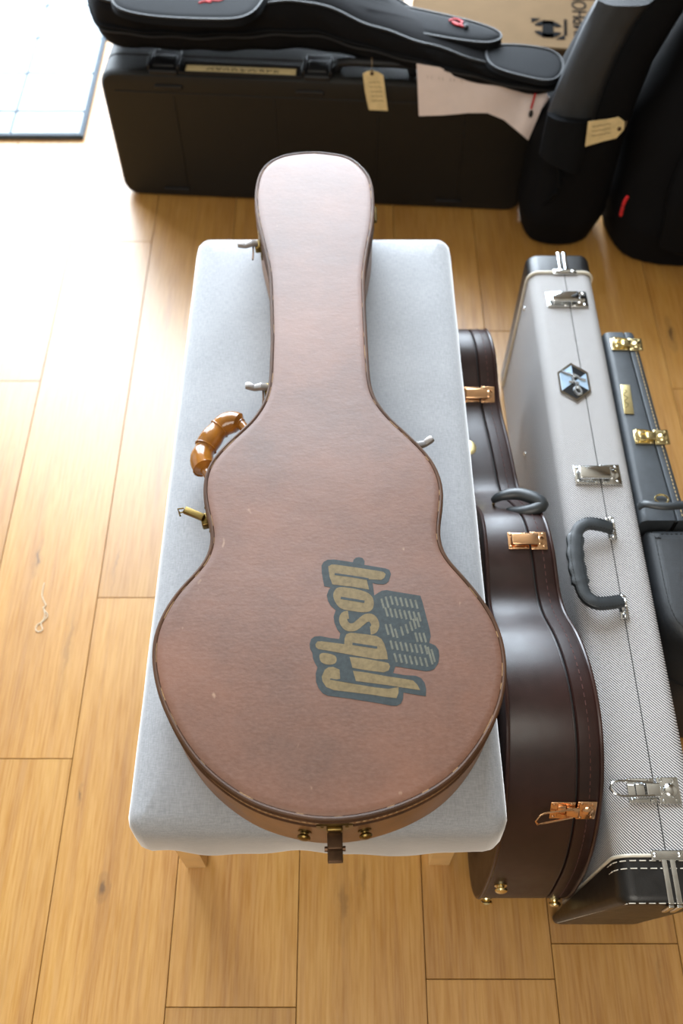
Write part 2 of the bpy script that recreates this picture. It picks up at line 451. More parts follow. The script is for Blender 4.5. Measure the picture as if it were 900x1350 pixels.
# ------------------------------------------------------------------ upholstered bench
BZ = .435
bench = thing('upholstered_bench', (-.03, .75, 0), 'long light grey linen upholstered bench with birch legs carrying the flat brown case', 'bench')
def bench_cushion():
    cs = [(-.247, .262), (.192, .262), (.183, 1.240), (-.243, 1.240)]
    # dense rounded rectangle
    R = .024; pts = []
    for k, (cx, cy) in enumerate(cs):
        sx = 1 if k in (1, 2) else -1; sy = 1 if k > 1 else -1
        c = Vector((cx-sx*R, cy-sy*R)); a0 = {0: PI, 1: 1.5*PI, 2: 0, 3: PI/2}[k]
        for j in range(7): a = a0+j*PI/12; pts.append(c+Vector((math.cos(a), math.sin(a)))*R)
    pts = resample(pts, .011); nn = normals2(pts); n = len(pts)
    rows = []
    cen = Vector((-.028, .75))
    def wav(p, s): return math.sin(p.x*37+p.y*11+s)*.5+math.sin(p.x*83-p.y*29+1.3*s)*.3+math.sin(p.x*19+p.y*53+2*s)*.4
    # underside, hem, side, rounded shoulder, top
    prof = [(.028, -.080, 0), (.006, -.100, 1), (.0, -.098, 1), (-.002, -.080, .7), (-.001, -.05, .3), (.0, -.025, .1), (.0035, -.012, 0), (.010, -.004, 0), (.022, 0, 0)]
    for ins, dz, wv in prof:
        r = []
        for p, q in zip(pts, nn):
            o = wav(p, 1)*.0028*wv
            near = max(0, 1-(p.y-.26)/.1)
            z = BZ+dz+wav(p, 0)*.0075*wv + (-.014*math.exp(-((p.x-.093)/.022)**2)*near*wv if 1 else 0) + (.012*math.exp(-((abs(p.x+.028)-.185)/.035)**2)*wv*near)
            r.append((p.x-q.x*(ins+o), p.y-q.y*(ins+o), z))
        rows.append(r)
    for s in (.93, .85, .7, .5, .25, .02):
        base = [Vector((p.x-q.x*.022, p.y-q.y*.022)) for p, q in zip(pts, nn)]
        rows.append([(cen.x+(p.x-cen.x)*s, cen.y+(p.y-cen.y)*s, BZ+.0025) for p in base])
    return B().grid(rows, True, True, True)
bench_cushion().done('cushion', M['linen'], bench)
for x0, x1, y0, y1 in ((-.2385, -.2075, .314, .350), (.1345, .1655, .318, .354), (-.2385, -.2075, 1.192, 1.228), (.1345, .1655, 1.192, 1.228)):
    b = B(); b.grid([[(x0+.002, y0+.002, 0), (x1-.002, y0+.002, 0), (x1-.002, y1-.002, 0), (x0+.002, y1-.002, 0)],
                     [(x0, y0, .004), (x1, y0, .004), (x1, y1, .004), (x0, y1, .004)], [(x0, y0, .37), (x1, y0, .37), (x1, y1, .37), (x0, y1, .37)]])
    b.done('leg', M['birch'], bench, False)
b = B(); b.box((-.22, .34, .345), (.15, .36, .365)); b.box((-.22, 1.17, .345), (.15, 1.19, .365)); b.box((-.222, .35, .345), (-.205, 1.18, .365)); b.box((.14, .35, .345), (.157, 1.18, .365))
b.done('frame_rail', M['birch'], bench, False)

# ------------------------------------------------------------------ hardware builders (local u = across seam, v = along seam, n = outward)
def rivet(b, m, u, v, n, r): b.ball((u, v, n), r, 8, (1, 1, .5), m)
def latch(parent, m, s, mat, open_=False, bail=True, bl=1.0):
    """drawer latch: base plate, catch plate, bridge; the wire bail is a sub-part"""
    b = B()
    b.rbox((-.030*s, -.013*s, 0), (-.001*s, .013*s, .0016*s), .0008*s, m)
    b.rbox((.001*s, -.014*s, 0), (.024*s, .014*s, .0020*s), .0010*s, m)
    b.rbox((-.012*s, -.0075*s, .0015*s), (.004*s, .0075*s, .0065*s), .002*s, m)
    b.rbox((-.022*s, -.0085*s, .0015*s), (-.012*s, .0085*s, .0038*s), .001*s, m)
    b.ball((.014*s, 0, .002*s), .0075*s, 12, (1, 1, .35), m)
    for u, v in ((-.026, -.0095), (-.026, .0095), (-.006, -.0105), (-.006, .0105), (.019, -.010), (.019, .010), (.006, -.011), (.006, .011)):
        rivet(b, m, u*s, v*s, .0018*s, .0022*s)
    o = b.done('latch', mat, parent)
    if bail:
        k = .012 if open_ else .006
        path = [(-.004, .0065, .006), (-.022, .0075, .006+k*.3), (-.040, .0078, .005+k*.7), (-.047, .0055, .005+k), (-.050, 0, .005+k), (-.047, -.0055, .005+k), (-.040, -.0078, .005+k*.7), (-.022, -.0075, .006+k*.3), (-.004, -.0065, .006)]
        path = catmull([m @ Vector((a*s*bl, c*s, d*s)) for a, c, d in path], .004*s, False)
        B().tube(path, .0013*s, 8, up=(m.to_3x3() @ Vector((0, 0, 1)))).done('bail', mat, o)
    else:
        B().rbox((-.026*s, -.009*s, .004*s), (.012*s, .009*s, .0085*s), .003*s, m).done('lever', mat, o)
    return o
def stud(parent, c, n, r, mat, name='foot'):
    n = Vector(n).normalized(); t = n.cross(Vector((.1, .2, 1))).normalized(); m = basis(c, t, n.cross(t), n)
    b = B(); rows = []
    for rr, h in ((1.0, 0), (1.0, .25), (.6, .3), (.55, .5), (.85, .62), (1.0, .85), (.92, 1.1), (.6, 1.28), (.05, 1.36)):
        rows.append([m @ Vector((rr*r*math.cos(2*PI*k/14), rr*r*math.sin(2*PI*k/14), h*r)) for k in range(14)])
    return b.grid(rows).done(name, mat, parent)

# ------------------------------------------------------------------ brown case lying on the bench
LZ = .545
case = thing('guitar_case', (-.02, .65, BZ), 'worn brown leather guitar case lying flat on the grey bench, faded gold logo on top', 'guitar case')
PXO = [(412, 201), (435, 203), (460, 208), (481, 225), (489, 240), (492, 260), (492, 280), (490, 301), (484, 332), (480, 362), (480, 390), (482, 430), (484, 465), (487, 502), (493, 524), (511, 549), (540, 576), (567, 605), (580, 632), (583, 655), (580, 682), (578, 700), (580, 718), (590, 738), (612, 762), (636, 792), (654, 822), (664, 856), (666, 890), (660, 926), (645, 962), (620, 1000), (590, 1030), (550, 1054), (505, 1071), (460, 1080), (420, 1081), (378, 1074), (335, 1060), (295, 1036), (258, 1002), (230, 960), (210, 915), (202, 874), (204, 840), (216, 808), (236, 778), (258, 755), (273, 735), (279, 715), (278, 695), (273, 675), (269, 650), (273, 620), (289, 596), (310, 575), (330, 557), (347, 533), (355, 507), (357, 475), (358, 440), (357, 400), (355, 360), (350, 335), (343, 306), (338, 280), (337, 254), (343, 228), (358, 212), (380, 204)]
out = [atz(x, y, LZ) for x, y in PXO]
out = [Vector((p.x, p.y)) for p in out]
out = smooth_loop(resample(catmull(out, .01), .008), 2)
ID = lambda u, v, w_: (u, v, w_)
b = B(); extrude_outline(b, out, [(.006, BZ+.0035), (.0005, BZ+.008), (0, BZ+.012), (0, .5185), (.0015, .5195)], ID); b.done('body', M['side_leather'], case)
b = B(); extrude_outline(b, out, [(.0015, .5205), (0, .5215), (0, LZ-.005), (.001, LZ-.002), (.003, LZ-.0006)], ID); b.done('lid_side', M['side_leather'], case)
b = B(); nn = normals2(out)
def ring(o_, z, ins): return [(p.x-q.x*ins, p.y-q.y*ins, z) for p, q in zip(o_, normals2(o_))]
extrude_outline(b, out, [(.0035, LZ-.003), (.0038, LZ+.0008), (.006, LZ+.0016), (.012, LZ+.0020)], ID)
b.done('lid_panel', M['lid'], case)['label'] = 'sheeny mottled brown leather top panel'
eb = B().tube(ring(out, LZ-.0006, .0012), .0026, 8, True).done('edge_binding', M['binding'], case)
B().tube(ring(out, LZ-.0075, -.0006), .0013, 6, True).done('piping', M['binding'], case)
B().tube(ring(out, .5195, -.0006), .0012, 6, True).done('seam_bead', M['binding'], case)
b = B(); rr = ring(out, LZ-.0002, .0033); n = len(rr)     # worn pale strips along the binding
k = 0
while k < n-6:
    L = random.choice((1, 1, 1, 2, 2, 3)); seg = [Vector(rr[(k+j) % n])+Vector((0, 0, .0012)) for j in range(L+1)]
    b.tube(seg, random.uniform(.00015, .0005), 5); k += L+random.choice((1, 2, 4, 6, 9))
b.done('worn_edge', M['worn'], case)['kind'] = 'stuff'
sb = B(); stitches(sb, ring(out, .5285, -.0002), .004, .003, .0005, True); sb.done('stitching', M['worn'], case)['kind'] = 'stuff'

# printed logo, traced at (400+X/5, 725+Y/5)
LT = LZ+.0021
def lp(X, Y, w_):
    p = atz(400+X/5, 725+Y/5, LZ+.002); return (p.x, p.y, LT+w_)
logo_back = [(40, 620), (50, 588), (72, 572), (110, 568), (170, 580), (235, 588), (242, 548), (222, 525), (203, 480), (198, 440), (212, 397), (180, 370), (160, 335), (153, 300), (165, 265), (180, 248), (137, 240), (128, 200), (120, 150), (118, 105), (132, 80), (160, 65), (200, 63), (325, 82), (330, 65), (345, 52), (365, 48), (390, 55), (402, 75), (400, 99), (540, 122), (565, 132), (576, 160), (562, 205), (545, 222), (525, 228), (480, 225), (455, 218), (466, 300), (492, 283), (515, 270), (545, 265), (600, 275), (770, 302), (785, 350), (832, 530), (838, 570), (828, 613), (868, 630), (890, 660), (895, 700), (888, 745), (862, 785), (835, 797), (805, 800), (740, 790), (605, 768), (590, 812), (660, 825), (740, 830), (775, 845), (797, 875), (808, 915), (806, 965), (740, 955), (658, 940), (656, 980), (642, 1012), (615, 1028), (580, 1028), (500, 1012), (300, 980), (160, 962), (125, 945), (98, 910), (82, 870), (80, 815), (92, 775), (74, 745), (62, 715), (58, 680), (42, 650)]
b = B(); poly_plate(b, logo_back, lp, .0002)
logo = b.done('printed_logo', M['faded_ink'], case, False); logo['label'] = 'faded blue-grey logo print reading Gibson USA'
def circ(cx, cy, rx, ry, n=20, rot=0): return [(cx+rx*math.cos(2*PI*k/n)*math.cos(rot)-ry*math.sin(2*PI*k/n)*math.sin(rot), cy+rx*math.cos(2*PI*k/n)*math.sin(rot)+ry*math.sin(2*PI*k/n)*math.cos(rot)) for k in range(n)]
def rnd_poly(pts, step=9): return [(p.x, p.y) for p in catmull([Vector((x, y)) for x, y in pts], step)]
letters = {
 'letter_n': [[(162, 110), (185, 97), (215, 98), (400, 125), (525, 145), (541, 160), (532, 185), (512, 199), (480, 197), (415, 193), (432, 262), (330, 245), (190, 228), (172, 180)]],
 'letter_o': [rnd_poly([(196, 305), (205, 268), (238, 247), (330, 256), (410, 278), (450, 308), (463, 350), (450, 395), (405, 412), (330, 405), (250, 388), (212, 350)])],
 'letter_s': [[(p.x, p.y) for p in [Vector(q) for q in stroke_poly([(q.x, q.y) for q in catmull([Vector(a) for a in ((296, 428), (268, 436), (262, 470), (290, 507), (335, 508), (375, 478), (412, 450), (450, 452), (472, 490), (462, 525), (440, 532))], 8, False)], 54)]]],
 'letter_b': [[(78, 622), (92, 604), (120, 603), (268, 622), (270, 585), (282, 556), (310, 546), (400, 556), (480, 568), (512, 586), (532, 620), (550, 680), (555, 722), (480, 722), (300, 690), (180, 668), (98, 655), (80, 640)]],
 'letter_i': [[(303, 705), (400, 716), (530, 740), (560, 748), (570, 768), (560, 795), (528, 808), (420, 795), (322, 778), (312, 740)], rnd_poly([(105, 695), (130, 680), (195, 692), (217, 715), (208, 748), (160, 757), (115, 738)])],
 'letter_g': [[(325, 797), (420, 810), (540, 832), (690, 855), (722, 862), (750, 890), (768, 925), (700, 915), (620, 903), (560, 893), (345, 865)],
              [(120, 835), (140, 790), (165, 774), (195, 772), (237, 790), (241, 850), (195, 860), (330, 884), (480, 908), (560, 917), (626, 905), (625, 945), (612, 978), (540, 970), (450, 955), (200, 925), (150, 905), (125, 868)]],
}
for nm, ps in letters.items():
    b = B()
    for p in ps: poly_plate(b, p, lambda X, Y, w_: lp(X, Y, .0002+w_), .00015)
    b.done(nm, M['gold_ink'], logo, False)
b = B()
for path, wd in (([(205, 160), (320, 176), (428, 194)], 13), ([(245, 317), (402, 343)], 16), ([(322, 620), (485, 645)], 16), ([(175, 852), (330, 878)], 8)):
    poly_plate(B(), stroke_poly(path, wd), lambda X, Y, w_: lp(X, Y, .00035+w_), .00012).done('letter_counter', M['faded_ink'], logo, False)
def stripes(bands):
    b = B()
    for (x0, y0, x1, y1, hgt, n) in bands:
        for k in range(n):
            t = k/max(n-1, 1); x = x0+(x1-x0)*t; y = y0+(y1-y0)*t
            h0, h1 = (hgt if isinstance(hgt, tuple) else (hgt, hgt)); hh = h0+(h1-h0)*t
            poly_plate(b, stroke_poly([(x, y), (x+hh*.28, y+hh)], 13), lambda X, Y, w_: lp(X, Y, .0002+w_), .00015)
    return b
stripes([(512, 322, 540, 308, (62, 75), 2), (572, 304, 735, 330, 58, 6), (538, 380, 755, 412, 60, 8)]).done('letter_a', M['grey_ink'], logo, False)
stripes([(540, 490, 570, 490, (70, 85), 2), (602, 520, 640, 505, 60, 2), (672, 490, 700, 472, 62, 2), (722, 455, 745, 445, 65, 2), (735, 545, 790, 548, 62, 3)]).done('letter_s', M['grey_ink'], logo, False)
stripes([(572, 598, 800, 630, 58, 8), (598, 682, 800, 712, 58, 7), (818, 640, 842, 655, (115, 85), 2)]).done('letter_u', M['grey_ink'], logo, False)

# hardware of the brown case
def edge_frame(px, py, z):
    p = atz(px, py, LZ); q = Vector((p.x, p.y)); i = min(range(len(out)), key=lambda k: (out[k]-q).length)
    n2 = normals2(out)[i]; n3 = Vector((n2.x, n2.y, 0)); u = Vector((0, 0, 1)); v = u.cross(n3).normalized()
    return basis((out[i].x, out[i].y, z), -u, v, n3)      # local: u down, v along edge, n outward
def old_latch(px, py, mat, armmat, kind=0):
    m = edge_frame(px, py, .5195)
    b = B(); b.rbox((-.014, -.011, 0), (.030, .011, .002), .001, m); b.rbox((.004, -.009, .001), (.016, .009, .010), .002, m)
    for u, v in ((-.009, -.007), (-.009, .007), (.025, -.007), (.025, .007)): rivet(b, m, u, v, .002, .002)
    o = b.done('latch', mat, case)
    if kind == 0:      # lever swung straight out from the side, with its wire catch hanging down
        b = B(); b.tube([m @ Vector(q) for q in ((.004, 0, .006), (.001, .001, .014), (.005, .0, .024), (.002, -.001, .032), (.002, -.001, .036))], [.0055, .0062, .0052, .0060, .0050], 8, flat=.8).done('lever', armmat, o)
        b = B(); c_ = m @ Vector((.004, 0, .012)); b.tube([c_, c_+Vector((.001, -.017, -.002)), c_+Vector((.001, -.032, -.002))], .0014, 6).done('catch_wire', M['dark_brass'], o)
    elif kind == 1:    # sprung open lever
        b = B(); b.rbox((-.003, -.0045, .0), (.003, .0045, .028), .001, m @ Matrix.Translation((.002, 0, .006)) @ Matrix.Rotation(math.radians(38), 4, 'X')).done('lever', armmat, o)
        mm = m @ Matrix.Translation((.002, 0, .006)) @ Matrix.Rotation(math.radians(38), 4, 'X')
        b = B(); b.tube([mm @ Vector(q) for q in ((-.004, 0, .028), (-.005, .005, .034), (-.004, .008, .030), (.004, .008, .030), (.005, .005, .034), (.004, 0, .028))], .0011, 6).done('catch_wire', M['brass'], o)
    return o
old_latch(343, 300, M['brass'], M['pewter'])
old_latch(357, 492, M['brass'], M['pewter'])
old_latch(272, 668, M['brass'], M['brass'], 1)
old_latch(545, 580, M['pewter'], M['pewter'])
m = edge_frame(492, 265, .5195)
b = B(); b.rbox((-.012, -.016, 0), (.020, .016, .0018), .0008, m); b.tube([m @ Vector((0, -.016, .003)), m @ Vector((0, .016, .003))], .003, 8); b.done('hinge', M['brass'], case)
m = edge_frame(574, 706, .5195)
b = B(); b.rbox((-.012, -.016, 0), (.020, .016, .0018), .0008, m); b.tube([m @ Vector((0, -.016, .002)), m @ Vector((0, .016, .002))], .0022, 8); b.done('hinge', M['brass'], case)
# front clasp with hasp hanging open, and two foot studs
m = edge_frame(440, 1081, .5195)
b = B(); poly_plate(b, [(-.010, -.019), (.001, -.019), (.012, -.010), (.014, 0), (.012, .010), (.001, .019), (-.010, .019)], lambda u, v, w_: m @ Vector((u, v, w_)), .0018)
b.rbox((-.006, -.0085, .001), (.012, .0085, .006), .002, m)
for u, v in ((-.005, -.013), (-.005, .013)): rivet(b, m, u, v, .002, .002)
o = b.done('latch', M['brass'], case)
b = B(); b.rbox((.004, -.008, .004), (.012, .008, .022), .0015, m); b.rbox((.008, -.008, .019), (.016, .008, .034), .0012, m); b.tube([m @ Vector((.012, -.011, .020)), m @ Vector((.012, .011, .020))], .0028, 8)
b.done('hasp', M['dark_brass'], o)
for px in (404, 482):
    m = edge_frame(px, 1079, .490); stud(case, m.translation, m.col[2].to_3d(), .0075, M['brass'])
# amber rolled handle on the left shoulder
hp = [(322, 572), (310, 554), (293, 553), (277, 566), (263, 587), (259, 604), (268, 622), (279, 634)]
hz = [.492, .492, .490, .487, .484, .484, .487, .490]
path = [atz(x+7, y+5, z) for (x, y), z in zip(hp, hz)]
path = catmull(path, .0035, False); rad = []
for i, p in enumerate(path):
    t = i/(len(path)-1); r = .0068
    if .16 < t < .80: r = .0136+.0024*abs(math.sin((t-.16)/.64*PI*3.0))
    rad.append(r)
h = B().tube(path, rad, 14).done('handle', M['tan_plastic'], case); h['label'] = 'glossy amber rolled handle'
b = B()
for a in (.17, .36, .56, .78):
    i = int(a*(len(path)-1)); c = path[i]; d = (path[i+1]-path[i-1]).normalized(); sd = d.cross(Vector((0, 0, 1))).normalized(); u2 = sd.cross(d)
    B().tube([c+(sd*math.cos(k*PI/8)+u2*math.sin(k*PI/8))*(rad[i]+.0004) for k in range(16)], .0013, 6, True).done('wrap_ring', M['tan_plastic'], h)
for p in (path[0], path[-1]): B().ball(p, .008, 12).done('handle_mount', M['brass'], h)

# ------------------------------------------------------------------ dark brown shaped case standing beside the bench
A_, Bb = .347, -.080
bc = thing('guitar_case', (.27, .6, 0), 'glossy dark brown case with gold latches, standing between bench and striped case', 'guitar case')
up_px = [(641, 436), (649, 453), (654, 478), (657, 518), (661, 549), (670, 584), (679, 625), (686, 655), (705, 672), (719, 689), (728, 720), (733, 748), (736, 778), (744, 811), (762, 841), (777, 880), (787.5, 925), (793.5, 970), (795, 1015), (793, 1060), (785, 1110), (773, 1142), (761, 1171), (751, 1186)]
prof = [atx(x, y, A_, Bb) for x, y in up_px]
top = [Vector((p.y, p.z)) for p in prof if p.z > .215]
top[0].y = min(top[0].y, .285)
ctr = .207
bot = [Vector((p.x, 2*ctr-p.y)) for p in reversed(top)]
far = [Vector((top[0].x+.012, ctr+.03)), Vector((top[0].x+.012, ctr-.03))]
near = [Vector((.268, .215)), Vector((.259, .15)), Vector((.254, .09)), Vector((.262, .045)), Vector((.292, .012))]
top = [t for t in top if t.x > .25 or t.y > .26]
bot = [Vector((p.x, 2*ctr-p.y)) for p in reversed(top) if p.x > .36]
loop = far[::-1][1:]+top+near+bot+[far[1]]
loop = smooth_loop(resample(catmull(loop, .01), .010), 4)
mn = min(p.y for p in loop); loop = [Vector((p.x, p.y-mn+.001)) for p in loop]
TK = .130; sl = math.atan(Bb)
def bcf(y, z, wv):      # w: 0 at the right face, grows to the left; thins towards the neck, leans a little at its foot
    xr = A_+Bb*y; tk = max(.092, min(xr-.197, .135))
    w2 = wv if wv < .04 else .04+(wv-.04)*(tk-.04)/(TK-.04)
    return (xr-w2-max(0, wv-.04)/(TK-.04)*max(0, .335-z)*.015, y, z)
SE = .034
def soft(w0, w1, r0, r1):
    return [(r0, w0), (r0*.35, w0+r0*.25), (.0008, w0+r0*.8), (0, w0+r0*1.2), (0, w1-r1*1.2), (.0008, w1-r1*.8), (r1*.35, w1-r1*.25), (r1, w1)]
b = B(); extrude_outline(b, loop, soft(SE+.0012, TK, .0015, .008), bcf); b.done('body', M['brown'], bc)
b = B(); extrude_outline(b, loop, soft(0, SE-.0012, .008, .0015), bcf); b.done('lid', M['brown'], bc)
b = B(); extrude_outline(b, inset(loop, .004), [(0, SE-.003), (0, SE+.003)], bcf); b.done('seam', M['black'], bc)
def loopat(wv, ins): return [Vector(bcf(p.x, p.y, wv)) for p in inset(loop, ins)]
B().tube(loopat(TK-.004, .0012), .0028, 8, True, up=(1, 0, 0)).done('edge_piping', M['brown_edge'], bc)
B().tube(loopat(.004, .0012), .0028, 8, True, up=(1, 0, 0)).done('edge_piping', M['brown_edge'], bc)
sb = B(); stitches(sb, loopat(.0185, -.0001), .0055, .0045, .0007, True, (1, 0, 0)); sb.done('stitching', M['brown_stitch'], bc)['kind'] = 'stuff'
LN = normals2(loop)
def bframe(y, wv, upper=True):
    c = [(abs(p.x-y), i) for i, p in enumerate(loop) if (p.y > ctr) == upper]; i = min(c)[1]
    n3 = Vector((0, LN[i].x, LN[i].y)).normalized(); u = Vector((1, 0, 0)); v = n3.cross(u)
    return basis(bcf(loop[i].x, loop[i].y, wv), u, v, n3)
def yfor(px, py, z): return atz(px, py, z).y
latch(bc, bframe(yfor(735, 1080, .30), SE), 1.05, M['rose'], True)
latch(bc, bframe(yfor(690, 727, .37), SE), 1.0, M['rose'], False, False)
latch(bc, bframe(yfor(634, 527, .28), SE), 1.0, M['rose'], False, False)
m = bframe(yfor(628, 598, .27), .088)
b = B(); b.ball((0, 0, 0), .011, 16, (1, 1.3, .12), m); b.done('badge', M['metal_pale'], bc)
# handle: two posts and a flopped leather loop
for (px, py), z in (((672, 668), .30), ((651, 655), .29)):
    pass
hs_ = [(649, 660, .366), (660, 654, .376), (682, 651, .382), (704, 657, .386), (714, 665, .386), (704, 671, .384), (686, 674, .378), (668, 673, .368)]
pts = catmull([atz(*q_) for q_ in hs_], .004, False)
hh = B().tube(pts, [.0045+.0058*math.sin(PI*min(1, max(0, i/(len(pts)-1))))**.6 for i in range(len(pts))], 12, flat=.8).done('handle', M['black_leather'], bc)
for (a, c_, z_) in ((651, 661, .362), (670, 674, .364)):
    c = atz(a, c_, z_); b = B(); b.tube([c+Vector((0, 0, .004)), c+Vector((0, -.002, -.022))], .0024, 8); b.ball(c+Vector((0, -.002, -.022)), .0080, 12, (1, 1, .4)); b.ball(c+Vector((0, 0, .004)), .0036, 10)
    b.done('handle_post', M['gold'], hh)
# brass feet at the near end
for z, wv in ((.165, .108), (.060, .112), (.085, .022)):
    i = min((abs(p.y-z), k) for k, p in enumerate(loop) if p.x < .35)[1]
    stud(bc, bcf(loop[i].x, loop[i].y, wv), (0, LN[i].x, LN[i].y), .0088, M['gold'])

# ------------------------------------------------------------------ striped tweed case standing on its long edge
tw = thing('guitar_case', (.39, .75, 0), 'grey striped tweed case with chrome latches and black ends, standing on its edge', 'guitar case')
X0, X1, ZT = .3335, .446, .33
def tweed_section(r=.020):
    P = []
    for cx, cz, a0 in ((X1-r, ZT-r, 0), (X0+r, ZT-r, PI/2), (X0+.008, .008, PI), (X1-.008, .008, 1.5*PI)):
        rr = r if cz > .1 else .008
        for k in range(6): a = a0+k*PI/10; P.append((cx+rr*math.cos(a), cz+rr*math.sin(a)))
    return P
SEC = tweed_section()
SX = .3955     # lid seam
YN, YF = .206, 1.306
def ynear(z, base): return base+(ZT-z)/ZT*.028
def tube_sec(b, ya, yb, grow=0, slant=False, lo=None, hi=None, cap=True):
    cx, cz = (X0+X1)/2, ZT/2
    def sec(y):
        R = []
        for x, z in SEC:
            if lo is not None: x = max(x, lo)
            if hi is not None: x = min(x, hi)
            gx = grow if x > cx else -grow; gz = grow if z > cz else 0
            yy = y+(ZT-z)/ZT*.028 if slant and y == ya else y
            R.append((x+gx, yy, z+gz))
        return R
    n = 3; rows = [sec(ya)]+[sec(ya+(yb-ya)*k/n) for k in range(1, n)]+[sec(yb)]
    b.grid(rows); return b
b = B(); tube_sec(b, YN+.052, YF-.045, 0, False, None, SX-.0008); b.done('body', M['tweed'], tw)
b = B(); tube_sec(b, YN+.052, YF-.045, 0, False, SX+.0008, None); b.done('lid', M['tweed'], tw)
b = B(); b.box((SX-.003, YN+.03, .004), (SX+.003, YF-.02, ZT-.002)); b.done('seam', M['black'], tw, False)
def end_cap(ya, yb, slant, yedge):
    """black vinyl end, rounded where it meets the end face"""
    b = B(); cx, cz = (X0+X1)/2, ZT/2; s = 1 if yedge == ya else -1
    rows = []
    for k, (ins, dy) in enumerate(((.0, abs(yb-ya)), (0, .010), (.0012, .004), (.004, .0012), (.009, 0))):
        y = (ya+dy) if s == 1 else (yb-dy)
        R = []
        for x, z in SEC:
            gx = .0012 if x > cx else -.0012
            nx = max(min((x-cx)/(X1-cx), 1), -1); nz = max(min((z-cz)/(ZT/2), 1), -1)
            yy = y+((ZT-z)/ZT*.028 if slant and k > 0 else 0)
            fl = -.018*(1-z/ZT) if slant and x < cx else 0
            R.append((x+gx-nx*ins+fl*(0 if k == 0 else 1)*1.0, yy, z+(.0012 if z > cz else 0)-nz*ins*(1 if z > cz else 0)))
        rows.append(R)
    return b.grid(rows).done('end_cap', M['black_vinyl'], tw)
end_cap(YN, YN+.053, True, YN)
end_cap(YF-.046, YF, False, YF)
def band(y, mat, nm, r, off=.0016):
    P = [(x+(off if x > (X0+X1)/2 else -off), y, z+(off if z > .1 else 0)) for x, z in SEC if z > .02]
    # order so the path runs left foot, top, right foot
    P = P[:6+6]; P = [(P[0][0], y, .02)]+P+[(P[-1][0], y, .02)]
    return B().tube(P, r, 8, up=(0, 1, 0)).done(nm, mat, tw)
band(YN+.055, M['cream'], 'piping', .0022); band(YF-.048, M['cream'], 'piping', .0028)
def bpath(y, off=.0016):
    P = [(x+(off if x > (X0+X1)/2 else -off), y, z+(off if z > .1 else 0)) for x, z in SEC[:12]]
    return [(P[0][0], y, .03)]+P+[(P[-1][0], y, .03)]
sb = B()
for y in (YN+.049, YN+.040): stitches(sb, bpath(y, .0018), .008, .004, .0007, up=(0, 1, 0))
stitches(sb, [(X0+.008, YN+.001, ZT-.002), (X1-.005, YN+.001, ZT-.002)], .008, .004, .0006)
stitches(sb, [(X0+.007, YN+.001, ZT-.006), (X0-.014, YN+.028, .012)], .008, .004, .0006)
stitches(sb, [(X0-.012, YN+.029, .004), (X1-.003, YN+.029, .004)], .008, .004, .0006)
sb.done('stitching', M['stitch'], tw)['kind'] = 'stuff'
TOPM = lambda x, y: basis((x, y, ZT+.0008), (1, 0, 0), (0, 1, 0), (0, 0, 1))
latch(tw, TOPM(SX+.001, atz(850, 1043, ZT).y), 1.22, M['chrome'], False, True)
latch(tw, TOPM(SX, atz(792, 627, ZT).y), 1.32, M['chrome'], False, False)
latch(tw, TOPM(SX, atz(748, 396, ZT).y), 1.32, M['chrome'], False, False)
# chrome clamp strips over both ends
def clamp(y0, y1, ye, s):
    b = B(); b.rbox((SX-.020, y1-.006, ZT+.001), (SX+.022, y1+.006, ZT+.0042), .0015)
    b.rbox((SX-.0085, min(ye, y1), ZT+.001), (SX-.0015, max(ye, y1), ZT+.004), .0014); b.rbox((SX+.0015, min(ye, y1), ZT+.001), (SX+.0085, max(ye, y1), ZT+.004), .0014)
    b.rbox((SX-.0085, min(ye, ye+s*.003)-.001, ZT-.03), (SX-.0015, max(ye, ye+s*.003), ZT+.002), .0014); b.rbox((SX+.0015, min(ye, ye+s*.003)-.001, ZT-.03), (SX+.0085, max(ye, ye+s*.003), ZT+.002), .0014)
    for x in (-.015, .015): b.ball((SX+x, y1, ZT+.004), .0032, 10, (1, 1, .6))
    b.done('end_clamp', M['chrome'], tw)
clamp(YN, YN+.055, YN-.001, -1); clamp(YF, YF-.048, YF+.001, 1)
stud(tw, (X1-.02, YN+.006, ZT-.045), (0, -1, -.1), .0075, M['chrome'])
stud(tw, (X0+.02, YF, .06), (0, 1, 0), .0075, M['chrome'])
b = B()
for px, py, in ((691, 407), (692, 598)):
    d = ray(px, py); t = (X0-.0008)/d.x; p = d*t+Vector((0, 0, H)); B().ball(p, .0042, 10, (.7, 1, 1)).done('rivet', M['chrome'], tw)
# hexagonal emblem
ec = atz(756, 505, ZT); hexa = [(ec.x+.029*math.cos(a), ec.y+.041*math.sin(a)) for a in [PI/2+k*PI/3 for k in range(6)]]
T3 = lambda u, v, w_: (u, v, ZT+.001+w_)
em = poly_plate(B(), hexa, T3, .0018).done('emblem', M['chrome'], tw, False); em['label'] = 'hexagonal chrome emblem with black and pale blue quarters'
hs = [((x-ec.x)*.86+ec.x, (y-ec.y)*.86+ec.y) for x, y in hexa]
d1 = B(); d2 = B(); T4 = lambda u, v, w_: (u, v, ZT+.0028+w_)
c0 = (ec.x, ec.y)
for k in range(6):
    tri = [c0, hs[k], hs[(k+1) % 6]]
    poly_plate(d1 if k in (0, 2, 5, 3) and k != 0 or k == 5 else d2, tri, T4, .0004)
d1.done('enamel', M['emblem_dark'], em, False); d2.done('enamel', M['emblem_pale'], em, False)
b = B(); zz = ZT+.0040
sc_ = lambda L: catmull([Vector((ec.x+a*1.45, ec.y+c*1.6, zz)) for a, c in L], .002, False)
b.tube(sc_(((-.013, .014), (-.006, .010), (.002, .008), (.008, .003), (.013, .002))), .0024, 6)
b.tube(sc_(((0, .010), (-.001, .002), (.003, -.006), (.006, -.014), (.002, -.017), (-.001, -.011), (.004, -.004))), .0027, 6)
